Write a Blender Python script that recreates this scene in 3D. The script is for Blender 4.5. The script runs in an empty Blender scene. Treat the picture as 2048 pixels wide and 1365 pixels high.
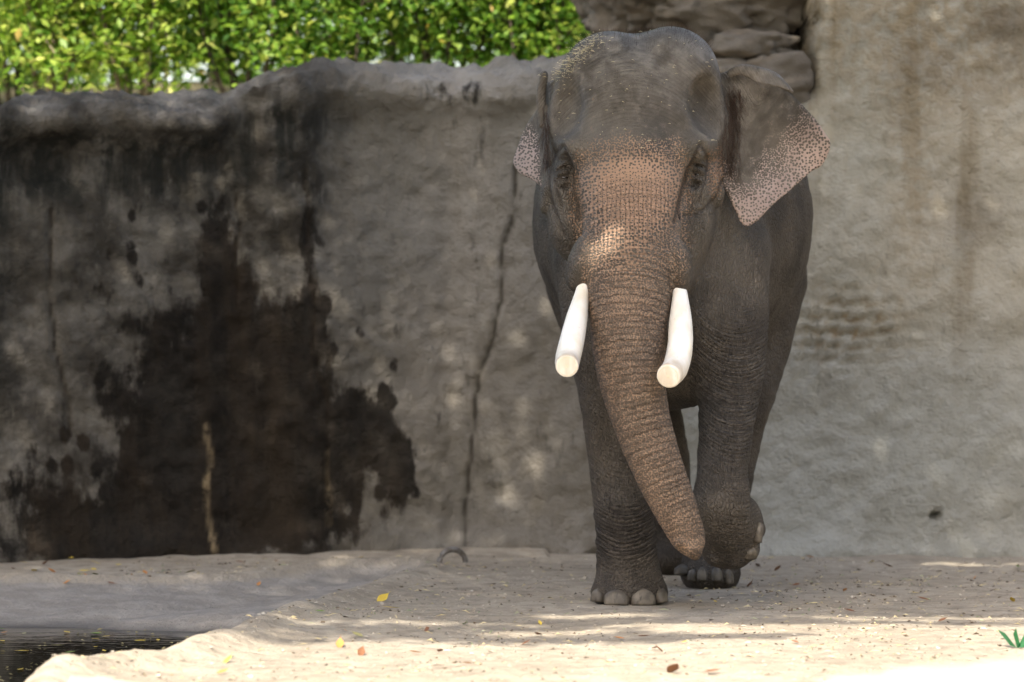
import bpy, math, random
import numpy as np
from mathutils import Vector, Matrix
R = math.radians
random.seed(7); rng = np.random.default_rng(7)
scene = bpy.context.scene
COL = scene.collection

# ------------------------------------------------------------------ camera, sky, sun, exposure
CAM = np.array([0.0, 0.0, 1.65]); FPX = 7680.0; PITCH = math.atan(127.5 / FPX)
cam_d = bpy.data.cameras.new('camera'); cam = bpy.data.objects.new('camera', cam_d); COL.objects.link(cam)
cam.location = CAM; cam.rotation_euler = (R(90) - PITCH, 0, 0)
cam_d.sensor_width = 36; cam_d.lens = FPX / 2048 * 36; cam_d.clip_start = .1; cam_d.clip_end = 2000
cam_d.dof.use_dof = True; cam_d.dof.focus_distance = 18.75; cam_d.dof.aperture_fstop = 1.8
scene.camera = cam
SUN_EL, SUN_AZ = R(46), R(24)                 # sun high behind the camera's left shoulder
LDIR = np.array([math.sin(SUN_AZ) * math.cos(SUN_EL), math.cos(SUN_AZ) * math.cos(SUN_EL), -math.sin(SUN_EL)])
world = bpy.data.worlds.new('World'); scene.world = world; world.use_nodes = True
wn = world.node_tree
sky = wn.nodes.new('ShaderNodeTexSky'); sky.sky_type = 'NISHITA'; sky.sun_disc = False
sky.dust_density = 3.6; sky.ozone_density = .35; sky.air_density = 1.0; sky.sun_elevation = SUN_EL; sky.sun_rotation = math.atan2(-LDIR[0], -LDIR[1])
bgn = wn.nodes['Background']; wn.links.new(sky.outputs[0], bgn.inputs[0]); bgn.inputs[1].default_value = .15
sd = bpy.data.lights.new('sun', 'SUN'); sd.energy = 2.8; sd.angle = R(.53); sd.color = (1, .93, .82)
so = bpy.data.objects.new('sun', sd); COL.objects.link(so); so.location = (-8, -10, 20)
so.rotation_euler = Vector(LDIR).to_track_quat('-Z', 'Y').to_euler()
scene.view_settings.view_transform = 'Standard'; scene.view_settings.look = 'None'
scene.view_settings.exposure = 2.0; scene.view_settings.gamma = 1
scene.render.resolution_x, scene.render.resolution_y = 1024, 682

# ------------------------------------------------------------------ helpers
FW = np.array([0, math.cos(PITCH), -math.sin(PITCH)]); UP = np.array([0, math.sin(PITCH), math.cos(PITCH)])
def W(px, py, D):
    """point of the place at distance D (metres along y) seen at a photo pixel"""
    d = FW + (682.5 - py) / FPX * UP + np.array([(px - 1024) / FPX, 0, 0])
    return CAM + d * (D / d[1])
def WG(px, py, z=0.0):
    d = FW + (682.5 - py) / FPX * UP + np.array([(px - 1024) / FPX, 0, 0])
    return CAM + d * ((z - CAM[2]) / d[2])
def proj(P):
    Q = P - CAM; zc = Q @ FW
    return 1024 + Q[..., 0] / zc * FPX, 682.5 - (Q @ UP) / zc * FPX

def _h(ix, iy, iz, seed):
    n = (ix.astype(np.int64) * 374761393 + iy.astype(np.int64) * 668265263 + iz.astype(np.int64) * 2147483647 + seed * 974634777) & 0xffffffff
    n = ((n ^ (n >> 13)) * 1274126177) & 0xffffffff
    n = ((n ^ (n >> 16)) * 2246822519) & 0xffffffff
    return ((n ^ (n >> 15)) & 0xffff) / 65535.0
def vnoise(x, y, z=None, seed=0):
    x = np.asarray(x, float); y = np.asarray(y, float)
    z = np.zeros_like(x) if z is None else np.asarray(z, float)
    x0, y0, z0 = np.floor(x), np.floor(y), np.floor(z)
    fx, fy, fz = x - x0, y - y0, z - z0
    fx, fy, fz = [t * t * (3 - 2 * t) for t in (fx, fy, fz)]
    r = 0
    for a in (0, 1):
        for b in (0, 1):
            for c in (0, 1):
                r = r + _h(x0 + a, y0 + b, z0 + c, seed) * (fx if a else 1 - fx) * (fy if b else 1 - fy) * (fz if c else 1 - fz)
    return r * 2 - 1
def fbm(x, y, z=None, oct=4, seed=0):
    s, a, t = 0, 1, 0
    for o in range(oct):
        k = 2 ** o
        s = s + a * vnoise(x * k, y * k, None if z is None else z * k, seed + o * 17); t += a; a *= .5
    return s / t
def sstep(a, b, x):
    t = np.clip((x - a) / (b - a), 0, 1); return t * t * (3 - 2 * t)
def polydist(x, z, pts):
    d = np.full(np.shape(x), 1e9)
    for (ax, az), (bx, bz) in zip(pts[:-1], pts[1:]):
        ux, uz = bx - ax, bz - az
        t = np.clip(((x - ax) * ux + (z - az) * uz) / (ux * ux + uz * uz + 1e-12), 0, 1)
        d = np.minimum(d, np.hypot(x - ax - t * ux, z - az - t * uz))
    return d

def mesh(name, V, F, mat, parent=None, smooth=True, attrs=None, world=True):
    me = bpy.data.meshes.new(name)
    if isinstance(F, np.ndarray) and len(F):
        V = np.asarray(V, np.float32); n = F.shape[1]
        me.vertices.add(len(V)); me.vertices.foreach_set('co', V.ravel())
        me.loops.add(F.size); me.loops.foreach_set('vertex_index', F.ravel().astype(np.int32))
        me.polygons.add(len(F)); me.polygons.foreach_set('loop_start', np.arange(0, F.size, n, dtype=np.int32))
        me.update(calc_edges=True); me.validate()
    else:
        me.from_pydata([tuple(map(float, v)) for v in V], [], [tuple(map(int, f)) for f in F])
    if smooth: me.polygons.foreach_set('use_smooth', np.ones(len(me.polygons), bool))
    for k, a in (attrs or {}).items():
        at = me.attributes.new(k, 'FLOAT', 'POINT'); at.data.foreach_set('value', np.asarray(a, np.float32))
    if mat: me.materials.append(mat)
    o = bpy.data.objects.new(name, me); COL.objects.link(o)
    if parent is not None:
        o.parent = parent
        if world: o.matrix_parent_inverse = parent_mat(parent).inverted()
    return o
def parent_mat(p): return Matrix.Translation(p.location)
def tag(o, label=None, cat=None, group=None, kind=None):
    for k, v in (('label', label), ('category', cat), ('group', group), ('kind', kind)):
        if v: o[k] = v
    return o
def empty(name, loc):
    o = bpy.data.objects.new(name, None); COL.objects.link(o); o.location = loc; o.empty_display_size = .1; return o
def grid_faces(nr, nc):
    i = np.arange((nr - 1) * (nc - 1)); r, c = i // (nc - 1), i % (nc - 1); a = r * nc + c
    return np.stack([a, a + 1, a + nc + 1, a + nc], 1)
def tube(pts, rad, seg=7, cap=True):
    pts = [np.asarray(p, float) for p in pts]; V, F = [], []
    for i, p in enumerate(pts):
        d = pts[min(i + 1, len(pts) - 1)] - pts[max(i - 1, 0)]; d /= np.linalg.norm(d) + 1e-9
        u = np.cross(d, [0, .3, 1.0] if abs(d[2]) < .9 else [1, 0, 0]); u /= np.linalg.norm(u); w = np.cross(d, u)
        for k in range(seg):
            a = 2 * math.pi * k / seg; V.append(p + rad[i] * (math.cos(a) * u + math.sin(a) * w))
    for i in range(len(pts) - 1):
        for k in range(seg):
            F.append((i * seg + k, i * seg + (k + 1) % seg, (i + 1) * seg + (k + 1) % seg, (i + 1) * seg + k))
    if cap: F.append(tuple(range(seg))[::-1]); F.append(tuple(len(V) - seg + k for k in range(seg)))
    return V, F
def catmull(K, n=6):
    K = np.asarray(K, float); out = []
    P = np.vstack([2 * K[0] - K[1], K, 2 * K[-1] - K[-2]])
    for i in range(1, len(P) - 2):
        for t in np.arange(n) / n:
            a, b, c, d = P[i - 1:i + 3]
            out.append(.5 * (2 * b + (c - a) * t + (2 * a - 5 * b + 4 * c - d) * t * t + (3 * b - a - 3 * c + d) * t ** 3))
    out.append(K[-1]); return np.array(out)

# ------------------------------------------------------------------ node material builder
class NT:
    def __init__(s, name):
        s.m = bpy.data.materials.new(name); s.m.use_nodes = True; s.t = s.m.node_tree
        s.b = s.t.nodes['Principled BSDF']; s.out = s.t.nodes['Material Output']
        s.co = s.t.nodes.new('ShaderNodeTexCoord').outputs['Object']
    def n(s, typ, ins=None, **kw):
        nd = s.t.nodes.new('ShaderNode' + typ)
        for k, v in kw.items(): setattr(nd, k, v)
        for k, v in (ins or {}).items():
            if hasattr(v, 'is_output'): s.t.links.new(v, nd.inputs[k])
            else: nd.inputs[k].default_value = v
        return nd
    def attr(s, name): return s.n('Attribute', attribute_name=name).outputs['Fac']
    def mth(s, op, a, b=0.0, c=0.0, clamp=False): return s.n('Math', {0: a, 1: b, 2: c}, operation=op, use_clamp=clamp).outputs[0]
    def ss(s, x, a, b):
        if a <= b: return s.n('MapRange', {0: x, 1: a, 2: b, 3: 0.0, 4: 1.0}, interpolation_type='SMOOTHSTEP').outputs[0]
        return s.n('MapRange', {0: x, 1: b, 2: a, 3: 1.0, 4: 0.0}, interpolation_type='SMOOTHSTEP').outputs[0]
    def rng(s, x, a, b, c, d): return s.n('MapRange', {0: x, 1: a, 2: b, 3: c, 4: d}).outputs[0]
    def scale(s, v, xyz): return s.n('Mapping', {'Vector': v, 'Scale': xyz}).outputs[0]
    def noise(s, v, sc, det=4, rough=.55, dist=0.0): return s.n('TexNoise', {'Vector': v, 'Scale': sc, 'Detail': det, 'Roughness': rough, 'Distortion': dist}).outputs['Fac']
    def mix(s, f, a, b, mode='MIX'):
        a = a if hasattr(a, 'is_output') else (*a, 1); b = b if hasattr(b, 'is_output') else (*b, 1)
        nd = s.t.nodes.new('ShaderNodeMix'); nd.data_type = 'RGBA'; nd.blend_type = mode
        for i, v in ((0, f), (6, a), (7, b)):
            if hasattr(v, 'is_output'): s.t.links.new(v, nd.inputs[i])
            else: nd.inputs[i].default_value = v
        return nd.outputs[2]
    def bump(s, h, dist, strength=1.0, normal=None):
        ins = {'Height': h, 'Distance': dist, 'Strength': strength}
        if normal is not None: ins['Normal'] = normal
        return s.n('Bump', ins).outputs[0]
    def fin(s, color, rough=.8, normal=None, spec=.3):
        for k, v in (('Base Color', color), ('Roughness', rough), ('Normal', normal), ('Specular IOR Level', spec)):
            if v is None: continue
            if hasattr(v, 'is_output'): s.t.links.new(v, s.b.inputs[k])
            else: s.b.inputs[k].default_value = (*v, 1) if k == 'Base Color' else v
        return s.m

def m_skin():
    s = NT('elephant_skin'); co = s.co
    pink, ring, ramp, warm, hat = [s.attr(k) for k in ('pink', 'ring', 'ringamp', 'warm', 'hatch')]
    n1 = s.noise(co, 3.5, 5); n2 = s.noise(co, 22, 4); n3 = s.noise(co, 120, 3)
    grey = s.mix(s.ss(n1, .32, .68), (.070, .060, .048), (.125, .108, .087))
    grey = s.mix(s.mth('MULTIPLY', s.ss(n2, .45, .75), .5), grey, (.16, .138, .112))
    brown = s.mix(s.ss(n1, .3, .7), (.042, .0335, .025), (.088, .070, .051))  # dirty brown, darkened for the weaker light on body and legs
    base = s.mix(warm, grey, brown)
    # depigmented skin: a halftone of dark freckles over pink
    xz = s.n('CombineXYZ', {0: s.n('SeparateXYZ', {0: co}).outputs[0], 1: s.n('SeparateXYZ', {0: co}).outputs[2]}).outputs[0]
    xz = s.n('VectorMath', {0: xz, 1: s.n('VectorMath', {0: s.n('TexNoise', {'Vector': xz, 'Scale': 30.0}).outputs['Color'], 1: (.006, .006, 0)}, operation='MULTIPLY').outputs[0]}, operation='ADD').outputs[0]
    vo = s.n('TexVoronoi', {'Vector': xz, 'Scale': 64.0, 'Randomness': .8}, voronoi_dimensions='2D').outputs['Distance']
    vo2 = s.n('TexVoronoi', {'Vector': xz, 'Scale': 108.0, 'Randomness': .9}, voronoi_dimensions='2D').outputs['Distance']
    fine = s.mth('MAXIMUM', s.attr('trunk'), s.ss(pink, .55, .25))
    vo = s.mth('ADD', s.mth('MULTIPLY', vo, s.mth('SUBTRACT', 1.0, fine)), s.mth('MULTIPLY', vo2, fine))
    pk = s.mth('ADD', pink, s.mth('MULTIPLY', s.mth('SUBTRACT', n2, .5), .35))
    thr = s.rng(pk, .05, .95, .66, .23)
    dark = s.mth('MULTIPLY', s.mth('SUBTRACT', thr, vo), 7.0, clamp=True)
    dark = s.mth('MAXIMUM', dark, s.ss(pk, .16, .04))
    pc = s.mix(s.attr('ear'), (.34, .218, .145), (.39, .295, .255))
    pc = s.mix(s.ss(n1, .35, .7), pc, s.mix(s.attr('ear'), (.26, .168, .112), (.33, .25, .22)))
    pc = s.mix(s.attr('trunk'), pc, (.215, .142, .095))
    base = s.mix(s.mth('MULTIPLY', s.attr('trunk'), .6), base, (.072, .056, .042))
    dark = s.mth('MULTIPLY', dark, s.rng(s.attr('trunk'), 0, 1, 1.0, .85))
    col = s.mix(dark, pc, base)
    # wrinkles: rings round trunk and limbs, hatch down the face, crackle elsewhere
    wob = s.mth('ADD', ring, s.mth('MULTIPLY', s.noise(co, 7, 1), .024))
    wob = s.mth('ADD', wob, s.mth('MULTIPLY', s.noise(co, 40, 1), .003))
    w1 = s.mth('SINE', s.mth('MULTIPLY', wob, 2 * math.pi / .0205))
    w2 = s.mth('SINE', s.mth('MULTIPLY', wob, 2 * math.pi / .061))
    r1 = s.mth('POWER', s.mth('MULTIPLY_ADD', w1, .5, .5), .45)
    r2 = s.mth('POWER', s.mth('MULTIPLY_ADD', w2, .5, .5), .35)
    sx = s.n('SeparateXYZ', {0: co})
    rv = s.n('CombineXYZ', {0: s.mth('MULTIPLY', sx.outputs[0], 4.0), 1: s.mth('MULTIPLY', sx.outputs[1], 4.0), 2: s.mth('MULTIPLY', ring, 74.0)}).outputs[0]
    rn = s.noise(rv, 1.0, 2, .5); ridge = s.ss(s.mth('ABSOLUTE', s.mth('SUBTRACT', rn, .5)), 0.0, .055)
    rr = s.mth('ADD', s.mth('MULTIPLY', r1, .42), s.mth('ADD', s.mth('MULTIPLY', r2, .06), s.mth('MULTIPLY', ridge, .42)))
    patch = s.rng(s.noise(co, 6, 3), .3, .65, .35, 1.0)
    rh = s.mth('MULTIPLY', s.mth('MULTIPLY', rr, ramp), patch)
    x = s.n('SeparateXYZ', {0: co}).outputs[0]
    xl = s.mth('SINE', s.mth('MULTIPLY', s.mth('ADD', x, s.mth('MULTIPLY', s.noise(co, 14, 2), .02)), 2 * math.pi / .0215))
    xh = s.mth('MULTIPLY', s.mth('POWER', s.mth('MULTIPLY_ADD', xl, .5, .5), .4), hat)
    cr = s.n('TexVoronoi', {'Vector': s.scale(s.n('VectorMath', {0: co, 1: s.n('VectorMath', {0: s.n('TexNoise', {'Vector': co, 'Scale': 12.0}).outputs['Color'], 1: (.05, .05, .05)}, operation='MULTIPLY').outputs[0]}, operation='ADD').outputs[0], (62, 62, 34)), 'Scale': 1.0}, feature='DISTANCE_TO_EDGE').outputs['Distance']
    crk = s.mth('MULTIPLY', s.ss(cr, 0, .25), s.mth('SUBTRACT', 1.0, s.mth('MULTIPLY', s.attr('smooth'), .8)))
    b = s.bump(n3, .003, .5)
    b = s.bump(crk, .009, .85, b)
    b = s.bump(s.mth('ADD', rh, s.mth('MULTIPLY', xh, .4)), .013, 1.0, b)
    # grooves, creases and skin round the eyes coloured darker
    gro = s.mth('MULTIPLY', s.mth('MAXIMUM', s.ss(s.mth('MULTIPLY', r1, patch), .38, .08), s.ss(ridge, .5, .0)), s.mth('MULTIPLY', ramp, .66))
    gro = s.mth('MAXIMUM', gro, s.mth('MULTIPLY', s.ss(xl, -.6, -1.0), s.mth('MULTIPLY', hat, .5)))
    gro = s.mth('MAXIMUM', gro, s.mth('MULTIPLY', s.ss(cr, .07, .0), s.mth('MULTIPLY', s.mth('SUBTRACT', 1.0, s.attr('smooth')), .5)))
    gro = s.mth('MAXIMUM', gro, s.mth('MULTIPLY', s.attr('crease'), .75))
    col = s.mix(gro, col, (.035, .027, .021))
    pale_top = s.mth('MULTIPLY', s.attr('pale_top'), s.ss(s.noise(co, 11, 5), .35, .7))
    col = s.mix(s.mth('MULTIPLY', pale_top, .55), col, (.30, .27, .235))
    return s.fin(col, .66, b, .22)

def m_simple(name, c1, c2, sc=8, rough=.7, bsc=40, bd=.003, spec=.3, det=4):
    s = NT(name); n1 = s.noise(s.co, sc, det)
    return s.fin(s.mix(s.ss(n1, .3, .7), c1, c2), rough, s.bump(s.noise(s.co, bsc, 4), bd), spec)

def m_leaf(name, cols, trans=.45):
    s = NT(name); t = s.attr('tint')
    rp = s.n('ValToRGB', {0: t}); e = rp.color_ramp.elements
    while len(e) < len(cols): e.new(.5)
    for el, (p, c) in zip(e, cols): el.position = p; el.color = (*c, 1)
    s.fin(rp.outputs[0], .45, None, .35)
    tr = s.n('BsdfTranslucent', {'Color': s.n('HueSaturation', {'Color': rp.outputs[0], 'Saturation': 1.05, 'Value': 1.9}).outputs[0]})
    mx = s.n('MixShader', {0: trans, 1: s.b.outputs[0], 2: tr.outputs[0]})
    s.t.links.new(mx.outputs[0], s.out.inputs[0]); return s.m

# ================================================================== setting
# ---- ground sheet with the pool basin
RIM = np.array([WG(*q, .055)[:2] for q in ((60, 1500), (45, 1368), (100, 1328), (200, 1304), (320, 1290), (385, 1270), (480, 1240), (545, 1215), (610, 1192), (690, 1165), (770, 1142), (838, 1130), (800, 1124), (640, 1126), (480, 1140), (300, 1143), (0, 1142), (-400, 1140))])
RIM = catmull(RIM, 5)
BAS = np.vstack([RIM, [[-4.6, 21.3]], [[-5.2, 13.0]], [[-2.2, 13.0]]])
def sd_poly(x, y, P):
    d = np.full(x.shape, 1e9); ins = np.zeros(x.shape, bool); n = len(P)
    for i in range(n):
        ax, ay = P[i]; bx, by = P[(i + 1) % n]; ux, uy = bx - ax, by - ay
        t = np.clip(((x - ax) * ux + (y - ay) * uy) / (ux * ux + uy * uy + 1e-12), 0, 1)
        d = np.minimum(d, np.hypot(x - ax - t * ux, y - ay - t * uy))
        ins ^= ((ay > y) != (by > y)) & (x < ux * (y - ay) / (uy + 1e-12) + ax)
    return np.where(ins, -d, d)
WATER = -.138
def ground_z(x, y):
    sdv = sd_poly(x, y, BAS)
    n = fbm(x * .9, y * .9, None, 4, 21); n2 = fbm(x * 4, y * 4, None, 3, 22)
    near = sstep(24, 14, np.abs(y - 19) + .6 * np.abs(x))
    z = (.022 * n + .008 * n2) * near
    far_side = sstep(18.5, 19.6, y)                                # the far bank is a smooth concrete beach
    inside = np.clip(-sdv, 0, 10)
    steep = np.where(inside < .5, inside * 1.15, .575 + (inside - .5) * .25)
    gentle = .020 + .085 * inside + .006 * inside * inside
    deep = np.minimum(steep * (1 - far_side) + gentle * far_side, .75)
    lip = .040 * np.exp(-((sdv - .09) / .11) ** 2) * (1 + .5 * n + .35 * n2) + .03 * np.exp(-((sdv - .12) / .2) ** 2) * sstep(18.4, 16.8, y) * (1 + .7 * n2)
    lip = lip * (1 - .75 * sstep(20.6, 21.4, y))
    # end of the far bank: a rolled concrete crest
    lip = lip + .085 * np.exp(-((sdv - .02) / .15) ** 2) * sstep(-1.9, -1.1, x) * sstep(21.0, 21.8, y)
    z = z + lip - np.where(sdv < 0, deep, 0)
    # skirt rising to the wall's foot, low drift of sand near the pool lip
    z = z + .035 * sstep(22.2, 22.9, y) * (x < .2) + .03 * np.exp(-(((x + .75) / .5) ** 2 + ((y - 18.6) / .35) ** 2))
    return z
xs = np.concatenate([-np.geomspace(300, 3.7, 34), np.arange(-3.6, 3.6, .026), np.geomspace(3.7, 300, 34)])
ys = np.concatenate([-np.geomspace(300, 1, 16), np.linspace(0, 14.6, 26), np.arange(14.7, 23.6, .032), np.geomspace(23.8, 400, 24)])
gx, gy = np.meshgrid(xs, ys); gz = ground_z(gx, gy)
gsd = sd_poly(gx, gy, BAS)
wet = sstep(.02, -.10, gsd) * sstep(WATER + .035, WATER - .01, gz)
basin = sstep(.05, -.08, gsd)
def m_ground():
    s = NT('packed_sand'); co = s.co
    n1 = s.noise(co, .9, 5, .6); n2 = s.noise(co, 7, 6, .65); n3 = s.noise(co, 55, 4, .7); n4 = s.noise(s.scale(co, (3, 16, 3)), 1.0, 5, .7)
    c = s.mix(s.ss(n1, .3, .7), (.32, .272, .205), (.41, .352, .27))
    c = s.mix(s.mth('MULTIPLY', s.ss(n2, .42, .68), .7), c, (.205, .168, .125))
    c = s.mix(s.mth('MULTIPLY', s.ss(n4, .5, .75), .45), c, (.45, .40, .33))
    c = s.mix(s.mth('MULTIPLY', s.ss(n3, .58, .72), .6), c, (.15, .118, .085))
    c = s.mix(s.mth('MULTIPLY', s.ss(n3, .36, .26), .5), c, (.50, .45, .37))
    grey = s.mix(s.ss(n2, .35, .65), (.25, .222, .188), (.325, .292, .25))
    c = s.mix(s.attr('basin'), c, grey)
    c = s.mix(s.mth('MULTIPLY', s.attr('wet'), .75), c, (.035, .030, .026))
    b = s.bump(n2, .05, .8); b = s.bump(s.noise(co, 20, 5, .65), .018, .8, b); b = s.bump(n3, .008, .8, b); b = s.bump(s.noise(co, 240, 3), .0025, .8, b)
    r = s.rng(s.attr('wet'), 0, 1, .9, .35)
    return s.fin(c, r, b, .25)
ground = mesh('ground', np.stack([gx, gy, gz], -1).reshape(-1, 3), grid_faces(*gx.shape), m_ground(), None, True, dict(wet=wet.ravel(), basin=basin.ravel()))
ground['kind'] = 'structure'
def m_water():
    s = NT('pool_water'); co = s.co
    b = s.bump(s.noise(s.scale(co, (5, 14, 5)), 1.0, 3), .004, .35)
    s.fin((.010, .010, .007), .04, b, .5); s.b.inputs['IOR'].default_value = 1.33; return s.m
wx, wy = np.meshgrid(np.linspace(-5.3, -.4, 30), np.linspace(13.05, 21.7, 30))
wsd = sd_poly(wx, wy, BAS)
water = mesh('pool_water', np.stack([wx, wy, np.full_like(wx, WATER)], -1).reshape(-1, 3), grid_faces(30, 30), m_water()); water['kind'] = 'structure'

# ---- walls
def wall_base(pxv):
    return np.interp(pxv, [-3020, -1400, -500, 0, 250, 500, 900, 1100, 1200, 1400, 1650, 2048, 2500, 3600, 5070], [9.0, 18.5, 21.6, 22.25, 22.55, 22.8, 23.05, 22.85, 22.75, 22.68, 22.72, 22.70, 22.4, 18.5, 9.0])  # both ends bent forward out of view to block low side light
def m_wall(name, right):
    s = NT(name); co = s.co
    big = s.noise(co, .8, 4, .6); n2 = s.noise(co, 3.2, 6, .62); n3 = s.noise(co, 16, 5, .6)
    strk = s.noise(s.scale(co, (3.2, 1, .35)), 1.0, 5, .6, .4); n4 = s.noise(s.scale(co, (13, 13, 4)), 1.0, 6, .7)
    if right:
        c = s.mix(s.ss(big, .35, .65), (.29, .27, .215), (.36, .325, .255))
        c = s.mix(s.mth('MULTIPLY', s.ss(strk, .48, .70), .75), c, (.185, .145, .088))
        c = s.mix(s.mth('MULTIPLY', s.ss(n2, .52, .70), .5), c, (.38, .365, .31))
        c = s.mix(s.mth('MULTIPLY', s.ss(n4, .60, .74), .55), c, (.13, .115, .088))
        c = s.mix(s.mth('MULTIPLY', s.attr('low'), .6), c, (.32, .32, .29))
        c = s.mix(s.mth('MULTIPLY', s.attr('rust'), s.ss(n3, .35, .6)), c, (.22, .15, .07))
        c = s.mix(s.mth('MULTIPLY', s.attr('stain'), s.ss(n2, .3, .6)), c, (.08, .060, .038))
        c = s.mix(s.attr('black'), c, (.016, .013, .010))  # crevice shadow painted black in the notch
    else:
        c = s.mix(s.ss(big, .35, .65), (.155, .140, .117), (.215, .192, .160))
        c = s.mix(s.mth('MULTIPLY', s.ss(strk, .5, .7), .5), c, (.105, .090, .068))
        c = s.mix(s.mth('MULTIPLY', s.ss(n2, .52, .68), .55), c, (.25, .232, .20))
        c = s.mix(s.attr('pale'), c, s.mix(n3, (.24, .215, .18), (.30, .27, .225)))
        c = s.mix(s.mth('MULTIPLY', s.attr('left_dark'), s.ss(n2, .22, .62)), c, (.036, .031, .024))
        c = s.mix(s.mth('MULTIPLY', s.ss(n4, .56, .70), .45), c, (.042, .036, .028))
        c = s.mix(s.mth('MULTIPLY', s.ss(n4, .42, .30), .35), c, (.21, .19, .16))
        st = s.mth('ADD', s.attr('stain'), s.mth('MULTIPLY', s.mth('SUBTRACT', n4, .5), 1.1))
        st = s.mth('ADD', st, s.mth('MULTIPLY', s.mth('SUBTRACT', n2, .5), 1.0))
        sp = s.n('TexVoronoi', {'Vector': s.scale(co, (7.5, 7.5, 5.5)), 'Scale': 1.0}).outputs['Distance']
        st = s.mth('ADD', st, s.mth('MULTIPLY', s.ss(sp, .42, .12), s.mth('MULTIPLY', s.attr('spots'), .5)))
        dk = s.mix(s.ss(n3, .3, .7), (.007, .006, .0045), (.016, .0125, .0095))
        dk = s.mix(s.mth('MULTIPLY', s.ss(strk, .45, .65), .7), dk, (.030, .021, .013))
        dk = s.mix(s.mth('MULTIPLY', s.ss(n4, .55, .68), .5), dk, (.034, .028, .021))
        c = s.mix(s.mth('MULTIPLY', s.ss(st, .34, .62), .92), c, dk)
        al = s.mth('MULTIPLY', s.attr('algae'), s.ss(s.noise(s.scale(co, (9, 9, 1.2)), 1.0, 5, .65), .36, .6))
        c = s.mix(s.mth('MULTIPLY', al, .92), c, (.018, .018, .015))
        c = s.mix(s.mth('MULTIPLY', s.attr('drip'), s.ss(n3, .3, .55)), c, (.22, .165, .095))
    c = s.mix(s.mth('MULTIPLY', s.attr('crack'), .6), c, (.030, .023, .017))
    b = s.bump(n2, .05, .6); b = s.bump(n3, .038, .85, b); b = s.bump(s.noise(s.scale(co, (42, 42, 75)), 1.0, 4, .6), .013, .9, b)
    return s.fin(c, .9, b, .1)
def build_wall(name, x0, x1, prof, mat, cracks, attr_fn, extra, step=.02):
    xc = np.unique(np.concatenate([np.linspace(x0, max(x0, -3.6), 24), np.arange(max(x0, -3.6), min(x1, 3.6), step), np.linspace(min(x1, 3.6), x1, 24)]))
    pxc = 1024 + xc / 22.8 * FPX
    H = prof(pxc)                                              # top of the wall, metres
    t = np.concatenate([np.linspace(-.12, .86, 125), np.linspace(.872, 1.0, 22)])
    rows = []
    base = wall_base(pxc)
    for ti in t:
        z = ti * H; y = base + .035 * z + 0 * xc
        rows.append((xc, y, z))
    for a in np.linspace(.25, math.pi / 2, 7): rows.append((xc, base + .035 * H + .30 * (1 - math.cos(a)) + .06, H + .07 * math.sin(a)))
    rows.append((xc, base + .9, H + .03)); rows.append((xc, base + 1.0, H - 1.0)); rows.append((xc, base + 1.0, H * 0 - .1))
    A = np.array(rows); X, Y, Z = A[:, 0], A[:, 1], A[:, 2]
    PX, PY = proj(np.stack([X, Y, Z], -1)); Hh = H[None].repeat(len(X), 0)
    relief = .085 * fbm(X * .9, Z * .7, None, 3, 31 + int(x0)) + .040 * fbm(X * 3.5, Z * 2.8, None, 4, 33) + .022 * fbm(X * 12, Z * 14, None, 3, 35)
    relief = relief + extra(X, Z, PX, PY, Hh)
    cr = np.zeros_like(X)
    for pts, w, dep in cracks:
        q = np.array([W(a, b, 22.8)[[0, 2]] for a, b in pts])
        wob = .035 * fbm(X * 5, Z * 5, None, 3, 41)
        d = polydist(X + wob, Z, catmull(q, 4)); cr = np.maximum(cr, sstep(w, w * .25, d)); relief = relief - dep * sstep(w * 1.6, 0, d)
    Y = Y - relief * np.where(np.arange(len(X)) < len(t) + 8, 1, 0)[:, None]
    topn = .075 * fbm(X * 2.6, Y * 2.6, None, 4, 51) + .022 * fbm(X * 22, Y * 22, None, 2, 53) + .035 * fbm(X * 11, Y * 11, None, 2, 52)
    Z = Z + topn * sstep(.9, 1.0, Z / Hh)
    at = attr_fn(X, Z, PX, PY, Hh); at['crack'] = cr
    o = mesh(name, np.stack([X, Y, Z], -1).reshape(-1, 3), grid_faces(*X.shape), mat, None, True, {k: np.broadcast_to(v, X.shape).ravel() for k, v in at.items()})
    return o
def bl(PX, PY, cx, cy, rx, ry): return np.exp(-(((PX - cx) / rx) ** 2 + ((PY - cy) / ry) ** 2))
def top_l(p): return np.interp(p, [-4000, -60, 0, 30, 120, 330, 440, 500, 560, 600, 640, 900, 1100, 1200, 1800], [2.55, 2.50, 2.55, 2.62, 2.68, 2.66, 2.67, 2.76, 2.83, 2.87, 2.90, 2.87, 2.90, 2.93, 2.95])
def extra_l(X, Z, PX, PY, H):
    d = H - Z
    lip = .14 * np.exp(-((d - .10) / .13) ** 2) * sstep(520, 420, PX) + .09 * np.exp(-((d - .12) / .12) ** 2) * sstep(520, 600, PX) * sstep(1150, 1000, PX)
    butt = .13 * np.exp(-((PX - 560) / 75) ** 2) * sstep(1.35, .4, d) + .05 * np.exp(-((PX - 615) / 40) ** 2)
    hol = -.09 * sstep(0, 1, bl(PX, PY, 60, 320, 110, 60)) - .05 * bl(PX, PY, 250, 300, 200, 60)
    foot = .12 * np.exp(-(Z / .12) ** 2) * (1 + fbm(X * 4, Z * 4, None, 3, 61))
    return lip + butt + hol + foot + .05 * bl(PX, PY, 690, 700, 90, 260)
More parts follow.
